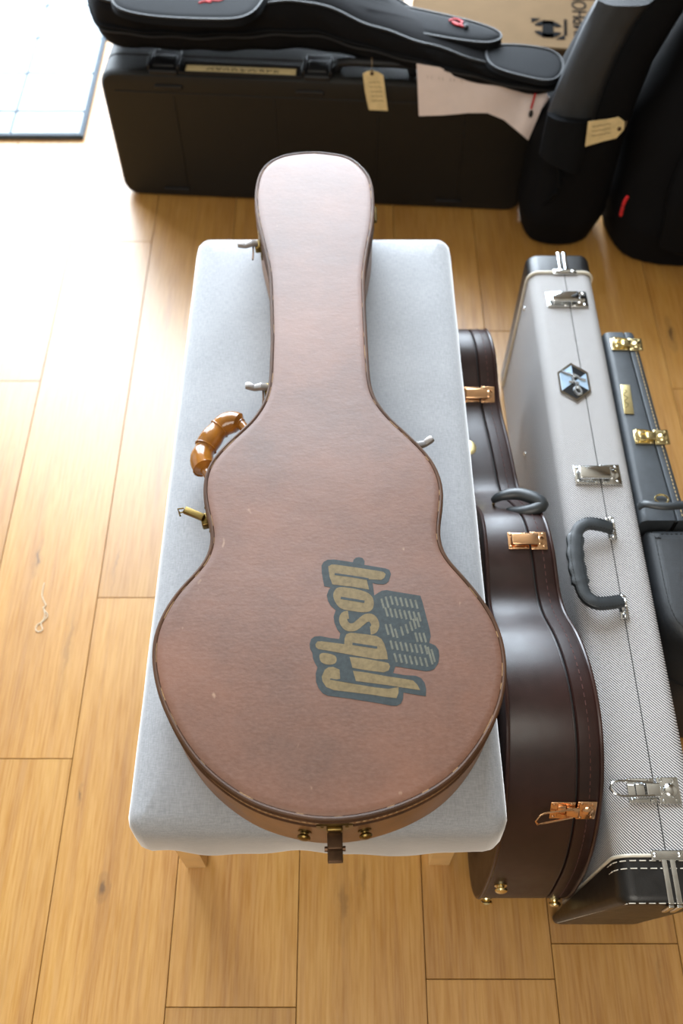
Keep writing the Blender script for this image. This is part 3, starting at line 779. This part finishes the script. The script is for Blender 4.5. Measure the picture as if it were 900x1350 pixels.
b.tube(sc_(((-.006, .0), (.0, -.001), (.005, -.002))), .002, 6)
b.done('script_relief', M['silver_ink'], em)
# flopped black handle
hz_ = ZT+.020
hp = [(806, 697, .012), (790, 692, .02), (772, 691, .022), (760, 702, .022), (758, 730, .022), (764, 765, .022), (772, 786, .022), (786, 795, .022), (802, 795, .018), (820, 792, .012)]
hpath = catmull([atz(x, y, ZT+z) for x, y, z in hp], .003, False)
b = B(); rows = []
for i, p in enumerate(hpath):
    a = hpath[max(i-1, 0)]; c = hpath[min(i+1, len(hpath)-1)]; d = (c-a); d.z = 0; d.normalize(); sd = Vector((d.y, -d.x, 0))
    t = i/(len(hpath)-1); wd = .0095+(.003 if .30 < t < .66 else 0)*(1+.3*math.sin(t*60)); th = .0055
    rows.append([p+sd*wd*math.copysign(abs(math.cos(k*PI/6))**.55, math.cos(k*PI/6))+Vector((0, 0, th*math.copysign(abs(math.sin(k*PI/6))**.55, math.sin(k*PI/6)))) for k in range(12)])
th_ = b.grid(rows).done('handle', M['black_leather'], tw)
sb = B()
for sgn in (1, -1):
    P = []
    for i, p in enumerate(hpath):
        a = hpath[max(i-1, 0)]; c = hpath[min(i+1, len(hpath)-1)]; d = (c-a); d.z = 0; d.normalize(); P.append(p+Vector((d.y, -d.x, 0))*.0075*sgn+Vector((0, 0, .0056)))
    stitches(sb, P, .0026, .0022, .0004)
sb.done('stitching', M['black'], th_)['kind'] = 'stuff'
for px, py in ((807, 692), (823, 796)):
    c = atz(px, py, ZT+.010); b = B()
    b.rbox((c.x-.0065, c.y-.020, ZT+.0005), (c.x+.0065, c.y+.018, ZT+.0025), .001)
    b.tube([c+Vector((0, .009*math.cos(k*PI/8), .009*math.sin(k*PI/8)-.003)) for k in range(16)], .0018, 8, True, up=(1, 0, 0))
    b.ball((c.x, c.y-.016, ZT+.003), .0045, 10); b.ball((c.x, c.y+.014, ZT+.003), .0045, 10)
    b.done('handle_mount', M['chrome'], th_)

# ------------------------------------------------------------------ charcoal case with gold latches behind the striped one
ZC = .325
cc = thing('guitar_case', (.47, 1.0, 0), 'charcoal grey case with pale gold latches and beige stitching, behind the striped tweed case', 'guitar case')
q = [atz(798, 435, ZC), atz(838, 437, ZC), atz(872, 560, ZC), atz(903, 665, ZC)]
def ccx(y):   # right edge against y
    P = sorted([(p.y, p.x) for p in q[1:]]);
    if y <= P[0][0]: return P[0][1]+(P[0][0]-y)*.06
    for (a, xa), (c, xc) in zip(P, P[1:]):
        if y <= c: return xa+(xc-xa)*(y-a)/(c-a)
    return P[-1][1]
CY1 = q[1].y+.002; CY0 = .744
CXL = .4475
def cc_rows(x0f, x1f, r0=.012, r1=.012):
    rows = []; N = 14
    for k in range(N+1):
        y = CY1-(CY1-CY0)*k/N; e = 0 if k else .004
        x0, x1 = x0f(y), x1f(y); R = []
        for cx, cz, a0, rr in ((x1-r1, ZC-e-r1, 0, r1), (x0+r0, ZC-e-r0, PI/2, r0), (x0+.006, .006, PI, .006), (x1-.006, .006, 1.5*PI, .006)):
            for j in range(5): a = a0+j*PI/8; R.append((cx+rr*math.cos(a), y, cz+rr*math.sin(a)))
        rows.append(R)
    return rows
cseam = lambda y: ccx(y)-.0195
B().grid(cc_rows(lambda y: CXL, lambda y: cseam(y)-.0008, .010, .002)).done('body', M['charcoal'], cc)
B().grid(cc_rows(lambda y: cseam(y)+.0008, ccx, .002, .012)).done('lid', M['charcoal'], cc)
b = B(); b.grid([[(cseam(y)-.003, y, ZC-.004), (cseam(y)+.003, y, ZC-.004), (cseam(y)+.003, y, .01), (cseam(y)-.003, y, .01)] for y in (CY1-.004, .95, .85, CY0)]); b.done('seam', M['black'], cc, False)
sb = B(); stitches(sb, [(ccx(y)-.0095, y, ZC+.0002) for y in (CY1-.02, 1.0, .9, .8, .75)], .004, .003, .0007); sb.done('stitching', M['tan_stitch'], cc)['kind'] = 'stuff'
def cl(px, py):
    y = atz(px, py, ZC).y; return basis((cseam(y), y, ZC+.0005), (1, -.02, 0), (.02, 1, 0), (0, 0, 1))
latch(cc, cl(821, 455), .98, M['gold'], False, True, .56); latch(cc, cl(851, 577), 1.02, M['gold'], False, True, .62)
p0 = atz(826, 527, ZC)
m = basis((p0.x, p0.y, ZC+.0008), (.995, -.05, 0), (.05, .995, 0), (0, 0, 1))
npl = B().rbox((-.0078, -.030, 0), (.0078, .030, .0015), .0007, m).done('nameplate', M['metal_pale'], cc); npl['label'] = 'narrow pale gold nameplate with script'
b = B(); b.tube(catmull([m @ Vector((-.002+.003*math.sin(k*1.9), .019-k*.0042, .0018)) for k in range(10)], .001, False), .0005, 5); b.done('script_relief', M['brass'], npl)
h = B().tube(catmull([atz(842, 668, ZC+.01), atz(850, 664, ZC+.02), atz(868, 667, ZC+.024), atz(890, 667, ZC+.024), atz(915, 662, ZC+.018), atz(925, 655, ZC+.01)], .005, False), [.005]+[.0068]*60, 10, flat=.6)
h = B().tube([p for p in catmull([atz(842, 668, ZC+.01), atz(850, 664, ZC+.02), atz(868, 667, ZC+.024), atz(890, 667, ZC+.024), atz(915, 662, ZC+.018), atz(925, 655, ZC+.01)], .005, False)], .0066, 10, flat=.6).done('handle', M['black_leather'], cc)
c = atz(872, 658, ZC+.004); B().tube([c+Vector((.010*math.cos(k*PI/8), .008*math.sin(k*PI/8), 0)) for k in range(16)], .0016, 6, True).done('handle_mount', M['gold'], h)

# dark grey padded case in front of it, cut by the frame
dk = thing('padded_case', (.52, .65, 0), 'plain dark grey case with rounded corner, standing right of the striped tweed case', 'guitar case')
pl = [(.4505, .738), (.4500, .66), (.4505, .61), (.4570, .575), (.4750, .553), (.51, .530), (.58, .515), (.60, .53), (.60, .70), (.59, .738)]
pl = smooth_loop(resample([Vector(p) for p in pl], .008), 3)
extrude_outline(B(), pl, [(.006, 0), (0, .006), (0, .295), (.003, .309), (.010, .318), (.022, .322)], ID).done('body', M['padded'], dk)
sb = B(); stitches(sb, [(p.x, p.y, .320) for p in inset(pl, .0145)], .004, .003, .0005, True); sb.done('stitching', M['black'], dk)['kind'] = 'stuff'
B().tube([(p.x, p.y, .20) for p in inset(pl, -.0005)], .0018, 6, True).done('seam_piping', M['black'], dk)

# ------------------------------------------------------------------ black moulded case behind the bench
hc = thing('hard_case', (-.05, 1.9, 0), 'black moulded plastic case standing on edge behind the bench, label strip on top', 'guitar case')
O = Vector((-.521, 1.868, 0)); E1 = Vector((.402, 1.806, 0)); ux = (E1-O).normalized(); uy = Vector((-ux.y, ux.x, 0)); LEN = .945
HM = basis(O, ux, uy, (0, 0, 1))      # local x along, y back, z up
HH, HD = .322, .135
def rrect(x0, x1, z0, z1, r, n=6):
    P = []
    for cx, cz, a0 in ((x1-r, z1-r, 0), (x0+r, z1-r, PI/2), (x0+r, z0+r, PI), (x1-r, z0+r, 1.5*PI)):
        for k in range(n+1): a = a0+k*PI/2/n; P.append(Vector((cx+r*math.cos(a), cz+r*math.sin(a))))
    return P
HL = lambda u, v, w_: HM @ Vector((u, w_, v))
o2 = resample(rrect(0, LEN, 0, HH, .035), .012)
extrude_outline(B(), o2, [(.016, 0), (.006, .002), (.0012, .008), (0, .018), (0, .064), (.002, .066)], HL).done('front_shell', M['plastic'], hc)
extrude_outline(B(), o2, [(.002, .069), (0, .071), (0, HD-.018), (.0012, HD-.008), (.006, HD-.002), (.016, HD)], HL).done('back_shell', M['plastic'], hc)
extrude_outline(B(), inset(o2, .004), [(0, .060), (0, .075)], HL).done('valance', M['pewter'], hc)
b = B()      # shallow raised ribs and corner pads moulded in the front
for u, z in ((.12, HH-.034), (.425, HH-.034), (.86, HH-.034), (.10, .020), (.745, .020)):
    B().rbox((u, -.004, z), (u+.06, .004, z+.010), .002, HM).done('moulded_pad', M['plastic2'], hc)
for u in (.155, .375, .60, .79): B().rbox((u, -.0015, .04), (u+.0035, .004, HH-.05), .0012, HM).done('moulded_rib', M['plastic'], hc)
B().rbox((.03, -.0015, HH-.046), (LEN-.03, .004, HH-.042), .0012, HM).done('moulded_rib', M['plastic'], hc)
def hu(px, py, z=HH): return (HM.inverted() @ atz(px, py, z))
for px0, px1 in ((198, 236), (402, 437)):
    a = hu(px0, 88); c = hu(px1, 88)
    b = B(); b.rbox((a.x, .004, HH-.012), (c.x, .085, HH+.006), .004, HM)
    b.rbox((a.x+.006, .015, HH+.004), (c.x-.006, .055, HH+.012), .004, HM); b.rbox((a.x-.004, .01, HH), (a.x+.003, .06, HH+.014), .002, HM); b.rbox((c.x-.003, .01, HH), (c.x+.004, .06, HH+.014), .002, HM)
    b.done('latch', M['plastic2'], hc)
a = hu(245, 90); c = hu(391, 90)
b = B(); b.rbox((a.x-.006, .006, HH-.002), (c.x+.006, .012, HH+.003), .001, HM); b.rbox((a.x-.006, .038, HH-.002), (c.x+.006, .045, HH+.006), .001, HM)
b.rbox((a.x-.012, .006, HH-.002), (a.x-.006, .045, HH+.004), .001, HM); b.rbox((c.x+.006, .006, HH-.002), (c.x+.012, .045, HH+.004), .001, HM)
b.done('label_holder', M['plastic2'], hc)
lab = B().rbox((a.x, .012, HH), (c.x, .036, HH+.0012), .0004, HM).done('label_strip', M['tag'], hc); lab['label'] = 'cream paper label strip with handwriting'
b = B(); x = a.x+.045       # scribbled handwriting
while x < c.x-.035:
    ln = random.uniform(.008, .02)
    b.tube([HM @ Vector((x+ln*k/8, .024+random.uniform(-.006, .006), HH+.0016)) for k in range(9)], .0008, 4); x += ln+.005
b.done('handwriting', M['ink'], lab)
hp = [hu(443, 84), hu(455, 84), hu(490, 84), hu(525, 84), hu(540, 86)]
B().tube([HM @ Vector((hp[0].x, .04, HH-.005)), HM @ Vector((hp[0].x+.01, .035, HH+.02)), HM @ Vector((hp[1].x+.01, .03, HH+.026)), HM @ Vector((hp[3].x, .03, HH+.026)), HM @ Vector((hp[4].x, .035, HH+.02)), HM @ Vector((hp[4].x+.008, .04, HH-.005))], .009, 10).done('handle', M['plastic2'], hc)

# manila tag on its handle
def make_tag(pts_f, hole, string, label, lines):
    t = thing('price_tag', pts_f[0], label, 'tag')
    P = [Vector(p) for p in pts_f]; nrm = (P[1]-P[0]).cross(P[2]-P[0]).normalized()*.0006
    n = len(P); link('card', P+[p+nrm for p in P], [tuple(range(n)), tuple(range(n, 2*n))]+[(j, (j+1) % n, n+(j+1) % n, n+j) for j in range(n)], M['tag'], t, False)
    B().tube(catmull([Vector(s) for s in string], .004, False), .0011, 6).done('string', M['card'], t)
    B().ball(hole, .004, 10, (1, 1, 1)).done('eyelet', M['dark_brass'], t)
    b = B()
    for ln in lines: b.tube(ln, .0005, 4)
    b.done('handwriting', M['dark_brass'], t)
    return t
yt = 1.815
tp = [aty(x, y, yt-(y-95)*.0001) for x, y in [(478, 97), (484, 94), (490, 93), (498, 95), (505, 99), (508, 122), (511, 146), (486, 145), (481, 121)]]
make_tag(tp, aty(490, 97, yt-.002), [aty(490, 97, yt-.003), aty(490, 85, yt), aty(490, 76, yt+.03)], 'small manila card tag hanging from the black plastic case handle', 'tag') if 0 else make_tag(tp, aty(490, 97, yt-.002), [aty(490, 97, yt-.003), aty(490, 86, yt), aty(490, 76, yt+.03)], 'small manila card tag hanging from the black plastic case handle',
         [[aty(486+k*3+j, 108+j*6+(k % 2)*1.5, yt-.006) for k in range(6)] for j in range(5)])

# ------------------------------------------------------------------ creased paper hanging over the front of the hard case
pp = thing('paper_sheet', (.25, 1.80, .25), 'creased pinkish white paper sheet draped over the right front of the black plastic case', 'paper')
topl = [(549, 84), (580, 89), (610, 95), (645, 102), (680, 111), (702, 117), (722, 124)]
botl = [(552, 153), (585, 152), (617, 149), (642, 149), (664, 158), (682, 173), (696, 185)]
rows = []
def face_y(x): t = (x-O.x)/(E1.x-O.x); return O.y+(E1.y-O.y)*t
for j in range(13):
    r = []
    for i in range(25):
        f = i/24*6; k = min(int(f), 5); t = f-k
        a = Vector(topl[k]).lerp(Vector(topl[k+1]), t); c = Vector(botl[k]).lerp(Vector(botl[k+1]), t)
        p = a.lerp(c, j/12); x0 = (p.x-450)/620
        off = .007+.012*(j/12)*(i/24)+.006*math.sin(i*.55+j*.25)*(i/24)+.006*abs(math.sin(i*.33))*(j/12)
        r.append(aty(p.x, p.y, face_y(x0)-.004-off))
    rows.append(r)
b = B().grid(rows, False, False, False); n0 = len(b.v)
b.v += [v+Vector((0, .0006, 0)) for v in b.v[:n0]]; b.f += [tuple(i+n0 for i in f) for f in b.f[:]]
b.done('sheet', M['paper'], pp)
b = B()
for x in range(558, 610, 5):
    if x % 3: b.tube([aty(x, 99+(x-558)*.12, face_y((x-450)/620)-.016), aty(x+1, 103+(x-558)*.12, face_y((x-450)/620)-.016)], .0004, 4)
b.done('faint_print', M['pewter'], pp)
b = B()
r0 = [aty(x, y, 1.80) for x, y in ((706, 122), (725, 128), (729, 131), (722, 137), (710, 146), (702, 150))]
poly = [Vector((p.x, p.z)) for p in r0]
poly_plate(b, [(p.x, p.y) for p in poly], lambda u, v, w_: (u, 1.80+w_, v), .0008); b.done('folded_corner', M['paper'], pp, False)

# ------------------------------------------------------------------ gig bag lying on the hard case
gb = thing('gig_bag', (-.05, 1.85, HH), 'black padded gig bag lying on top of the black moulded case with red zipper pull', 'gig bag')
GZ0, GZ1 = .345, .455
gp = [(122, 14), (130, 52), (150, 66), (230, 71), (300, 73), (370, 71), (420, 64), (470, 64), (530, 74), (600, 88), (660, 100), (710, 110), (738, 106), (747, 94), (738, 80), (700, 72), (650, 64), (600, 47), (540, 24), (480, -2), (430, -40), (380, -62), (250, -72), (150, -52), (126, -20)]
gl = [atz(x, y, .345+.03*max(0, min(1, (x-380)/90))) for x, y in gp]; gl = smooth_loop(resample(catmull([Vector((p.x, p.y)) for p in gl], .01), .012), 3)
def gz(u, v):  # body swells at the left, neck thin at the right
    t = max(0, min(1, (u+.05)/.35)); return t
def gmap(u, v, wv):
    t = gz(u, v); z0 = HH+.016; z1 = GZ1-.065*t+.006*math.sin(u*14)*math.sin(v*9)
    ox = .003*math.sin(u*60+wv*9)
    return (u, v+ox, z0+(z1-z0)*wv)
extrude_outline(B(), gl, [(.03, 0), (.012, .08), (.003, .22), (.0, .4), (.002, .5), (0, .62), (.002, .76), (.008, .88), (.018, .95), (.035, 1.0), (.05, 1.02)], gmap).done('padded_body', M['nylon'], gb)
def gring(ins, wv, r, mat, nm):
    return B().tube([gmap(p.x, p.y, wv) for p in inset(gl, ins)], r, 6, True).done(nm, mat, gb)
gring(-.001, .48, .0028, M['nylon2'], 'piping'); gring(.010, .92, .0030, M['plastic2'], 'piping'); gring(-.001, .40, .002, M['black'], 'zipper')
def pocket(px, z, dz, nm, mat=M['nylon2']):
    P = [atz(x, y, z+dz) for x, y in px]; P = smooth_loop(resample(catmull([Vector((p.x, p.y)) for p in P], .01), .008), 2)
    o = extrude_outline(B(), P, [(-.002, z), (0, z+dz*.5), (.003, z+dz*.85), (.010, z+dz), (.018, z+dz*1.05)], ID).done(nm, mat, gb)
    B().tube([(p.x, p.y, z+dz*.9) for p in inset(P, .0015)], .0026, 6, True).done('piping', M['plastic2'], o)
    return o
pk1 = pocket([(146, -4), (158, 12), (210, 22), (300, 25), (330, 18), (345, 2), (352, -20), (330, -40), (180, -40), (150, -22)], GZ1-.002, .016, 'front_pocket')
pk2 = pocket([(480, 8), (478, 18), (500, 30), (560, 44), (620, 54), (650, 55), (663, 48), (655, 38), (620, 26), (560, 12), (505, 2)], GZ1-.068, .024, 'neck_pocket')
pk3 = pocket([(640, 66), (650, 88), (700, 103), (728, 106), (742, 94), (742, 78), (728, 66), (700, 60), (660, 58)], GZ1-.068, .010, 'headstock_panel')
b = B(); zt2 = GZ1+.013; b.tube(catmull([atz(x, y, zt2+.002) for x, y in ((262, 4), (270, 2), (278, 3), (272, -1), (288, 1), (296, -3))], .003, False), .0022, 5); b.done('embroidery', M['red'], gb)
b = B(); b.tube(catmull([atz(x, y, GZ1-.040) for x, y in ((592, 27), (600, 25), (609, 29), (604, 33), (596, 29), (611, 35))], .003, False), .0022, 6); o = b.done('zipper_pull', M['red'], gb)
B().ball(atz(614, 35, GZ1-.040), .006, 10, (1, 1, .7)).done('pull_tab', M['black'], o)
b = B(); yy = 1.757; b.tube(catmull([aty(x, y, yy) for x, y in ((706, 110), (706, 120), (703, 132), (700, 143))], .004, False), .0026, 6); o = b.done('zipper_pull', M['red'], gb)
b = B(); b.ball(aty(699.5, 150, yy), .006, 10, (.8, .8, 1.5)); b.done('pull_tab', M['black'], o)

# ------------------------------------------------------------------ upright gig bags at right
def bag_loft(secs, n=28, e=.75):
    """secs: (cx, cy, z, rx, ry, rot)"""
    rows = []; S_ = []
    for i in range(len(secs)-1):
        a, c = secs[i], secs[i+1]
        for k in range(6): t = k/6; tt = t*t*(3-2*t)*.5+t*.5; S_.append([p+(q_-p)*tt for p, q_ in zip(a, c)])
    S_.append(list(secs[-1]))
    for cx, cy, z, rx, ry, rot in S_:
        R = []
        for k in range(n):
            a = 2*PI*k/n; x = math.copysign(abs(math.cos(a))**e, math.cos(a))*rx; y = math.copysign(abs(math.sin(a))**e, math.sin(a))*ry
            wob = 1+.02*math.sin(a*3+z*17)+.012*math.sin(a*7-z*31)
            x *= wob; y *= wob
            R.append((cx+x*math.cos(rot)-y*math.sin(rot), cy+x*math.sin(rot)+y*math.cos(rot), z))
        rows.append(R)
    return B().grid(rows)
b1 = thing('gig_bag', (.50, 1.78, 0), 'upright black gig bag with slate front panel, standing right of the black plastic case', 'gig bag')
bag_loft([(.50, 1.76, 0, .06, .055, 0), (.50, 1.76, .012, .080, .075, 0), (.50, 1.76, .08, .098, .090, 0), (.507, 1.78, .25, .092, .10, 0), (.555, 1.82, .42, .072, .10, 0), (.645, 1.86, .62, .058, .10, 0), (.73, 1.90, .85, .055, .09, 0), (.75, 1.93, 1.0, .05, .06, 0), (.755, 1.93, 1.04, .02, .03, 0)]).done('padded_body', M['nylon'], b1)
# slate front panel running up the bag, following the surface
def panel(pts_px, ys, th, nm, mat, parent):
    """grid between two pixel-measured edges lying on inclined plane y = ys[0] + ys[1]*z"""
    def on(px, py):
        d = ray(px, py); t = (ys[0]+ys[1]*H)/(d.y-ys[1]*d.z); return Vector((d.x*t, d.y*t, H+d.z*t))
    L = [on(*p) for p in pts_px[0]]; R = [on(*p) for p in pts_px[1]]
    rows = []
    for a, c in zip(L, R):
        r = []
        for k in range(9): t = k/8; p = a.lerp(c, t); p.y -= th*(1-(2*t-1)**4); r.append(p)
        for k in range(8, -1, -1): t = k/8; p = a.lerp(c, t); p.y += .01; r.append(p)
        rows.append(r)
    return B().grid(rows).done(nm, mat, parent)
panel([[(788, 0), (768, 40), (750, 80), (733, 120), (722, 152)], [(862, 0), (838, 30), (815, 72), (797, 115), (783, 158)]], (1.612, .20), .02, 'slate_panel', M['padded'], b1)['label'] = 'smooth slate grey coated panel'
panel([[(722, 152), (716, 180), (711, 205)], [(780, 158), (772, 195), (762, 228)]], (1.592, .20), .015, 'strap_sleeve', M['nylon2'], b1)
B().tube([(.435+.03*math.sin(t*PI), 1.70-.03*math.sin(t*PI), .10+.18*t) for t in [k/8 for k in range(9)]], .010, 8, flat=.4).done('strap', M['nylon2'], b1)
b2 = thing('gig_bag', (.76, 1.72, 0), 'largest black gig bag at the right edge with front pocket and small red zipper pull', 'gig bag')
bag_loft([(.768, 1.745, 0, .13, .11, 0), (.768, 1.745, .014, .155, .13, 0), (.768, 1.75, .10, .165, .145, 0), (.78, 1.77, .30, .165, .14, 0), (.815, 1.80, .50, .14, .11, 0), (.885, 1.83, .75, .125, .09, 0), (.935, 1.86, 1.0, .11, .08, 0), (.94, 1.86, 1.06, .06, .05, 0)]).done('padded_body', M['nylon'], b2)
bag_loft([(.80, 1.60, .07, .07, .02, 0), (.80, 1.60, .09, .11, .035, 0), (.805, 1.61, .2, .125, .045, 0), (.825, 1.65, .40, .125, .045, 0), (.84, 1.69, .55, .10, .03, 0), (.84, 1.70, .58, .06, .02, 0)]).done('front_pocket', M['nylon'], b2)
yy = 1.545
b = B(); b.tube(catmull([aty(x, y, yy) for x, y in ((827, 259), (823, 266), (820, 275), (818, 284))], .004, False), .0035, 6); b.done('zipper_pull', M['red'], b2)
yt = 1.632
tp = [aty(x, y, yt) for x, y in [(775, 160), (800, 157), (815, 154), (823, 160), (822, 171), (812, 182), (795, 186), (771, 193)]]
make_tag(tp, aty(816, 170, yt-.002), [aty(816, 170, yt-.003), aty(823, 168, yt+.01), aty(826, 160, yt+.04)], 'manila card tag lying sideways against the upright black gig bag',
         [[aty(780+k*5, 167+j*6-(k)*.9+(k % 2), yt-.002) for k in range(6)] for j in range(3)])

# ------------------------------------------------------------------ cardboard boxes behind
def carton(cx, cy, z0, sx, sy, sz, rot, label, mat, tape=True):
    t = thing('cardboard_box', (cx, cy, z0), label, 'box')
    m = Matrix.Translation((cx, cy, z0)) @ Matrix.Rotation(rot, 4, 'Z')
    B().rbox((-sx/2, -sy/2, 0), (sx/2, sy/2, sz), .003, m, 1).done('carton', mat, t, False)
    b = B(); b.box((-sx/2, -.001, sz-.0005), (sx/2, .001, sz+.0012), m); b.done('flap_joint', M['ink'], t, False)
    if tape: B().box((-sx/2-.001, -.03, sz), (sx/2+.001, .03, sz+.0016), m).done('tape', M['card_tan'], t, False)
    return t, m
cb, cm = carton(.41, 2.275, 0, .47, .42, .26, math.radians(-7), 'brown cardboard box printed with a round black emblem, behind the hard case', M['card'], False)
cb_top = .26
def ctop(px, py, dz=0): 
    p = atz(px, py, cb_top+.001); return Vector((p.x, p.y, cb_top+.001+dz))
# emblem printed on the upper face: quartered disc with a bold H through it
c = ctop(722, 38); ex, ey = .037, .040
er = basis(c, (math.cos(math.radians(-7)), math.sin(math.radians(-7)), 0), (-math.sin(math.radians(-7)), math.cos(math.radians(-7)), 0), (0, 0, 1))
E4 = lambda u, v, w_: er @ Vector((u, v, w_))
b = B()
poly_plate(b, [(-.013, -.034), (.013, -.034), (.013, .034), (-.013, .034)], E4, .0004)
for s in (1, -1):
    arc = [(.034*math.cos(a), s*.034*math.sin(a)) for a in [PI*.12+k*PI*.76/12 for k in range(13)]]
    arc2 = [(.018*math.cos(a), s*.016*math.sin(a)+s*.004) for a in [PI*.12+k*PI*.76/12 for k in range(13)]][::-1]
    poly_plate(b, arc+arc2, E4, .0004)
poly_plate(b, [(-.040, .040), (-.018, .040), (-.038, .022)], E4, .0004); poly_plate(b, [(.040, -.038), (.018, -.040), (.038, -.020)], E4, .0004)
b.done('printed_emblem', M['ink'], cb, False)
rz = math.radians(-7)
text('lettering', 'SYMPHONY', .050, Matrix.Translation(ctop(765, 20)) @ Matrix.Rotation(rz+math.radians(92), 4, 'Z'), M['ink'], cb, .0003)
text('small_lettering', 'GUITAR CO', .011, Matrix.Translation(ctop(745, 36)) @ Matrix.Rotation(rz+math.radians(90), 4, 'Z'), M['ink'], cb, .0003) if 0 else None
b = B()
for k in range(9): b.box((-.004, -.032+k*.0075, 0), (.004, -.028+k*.0075, .0004), Matrix.Translation(ctop(745, 36)) @ Matrix.Rotation(rz, 4, 'Z'))
b.done('small_print', M['ink'], cb, False)
cb2, _ = carton(.095, 2.30, 0, .11, .30, .27, math.radians(-3), 'narrow tan cardboard box with open flap left of the printed box', M['card_tan'], False)
B().box((.125, 2.16, .262), (.148, 2.44, .285)).done('flap', M['card'], cb2, False)
cb3, _ = carton(-.02, 2.33, 0, .09, .22, .28, 0, 'small white carton standing behind the black gig bag', M['white'], False)
cb4, _ = carton(-.16, 2.40, 0, .14, .2, .26, 0, 'dark flat box behind the gig bag neck', M['plastic2'], False)

# loose thread on the floor at left
sp = [(58.5, 768.5), (55.5, 785), (60.5, 798), (57, 802), (63, 811), (57, 818.5), (49, 824), (47, 830), (51, 833), (56, 830), (54, 822), (59, 812), (57, 800)]
t = B().tube(catmull([atz(x, y, .0012) for x, y in sp], .003, False), .0009, 5).done('loose_thread', M['thread'])
tagit(t, 'thin pale curled thread lying on the wooden floor at left', 'thread')
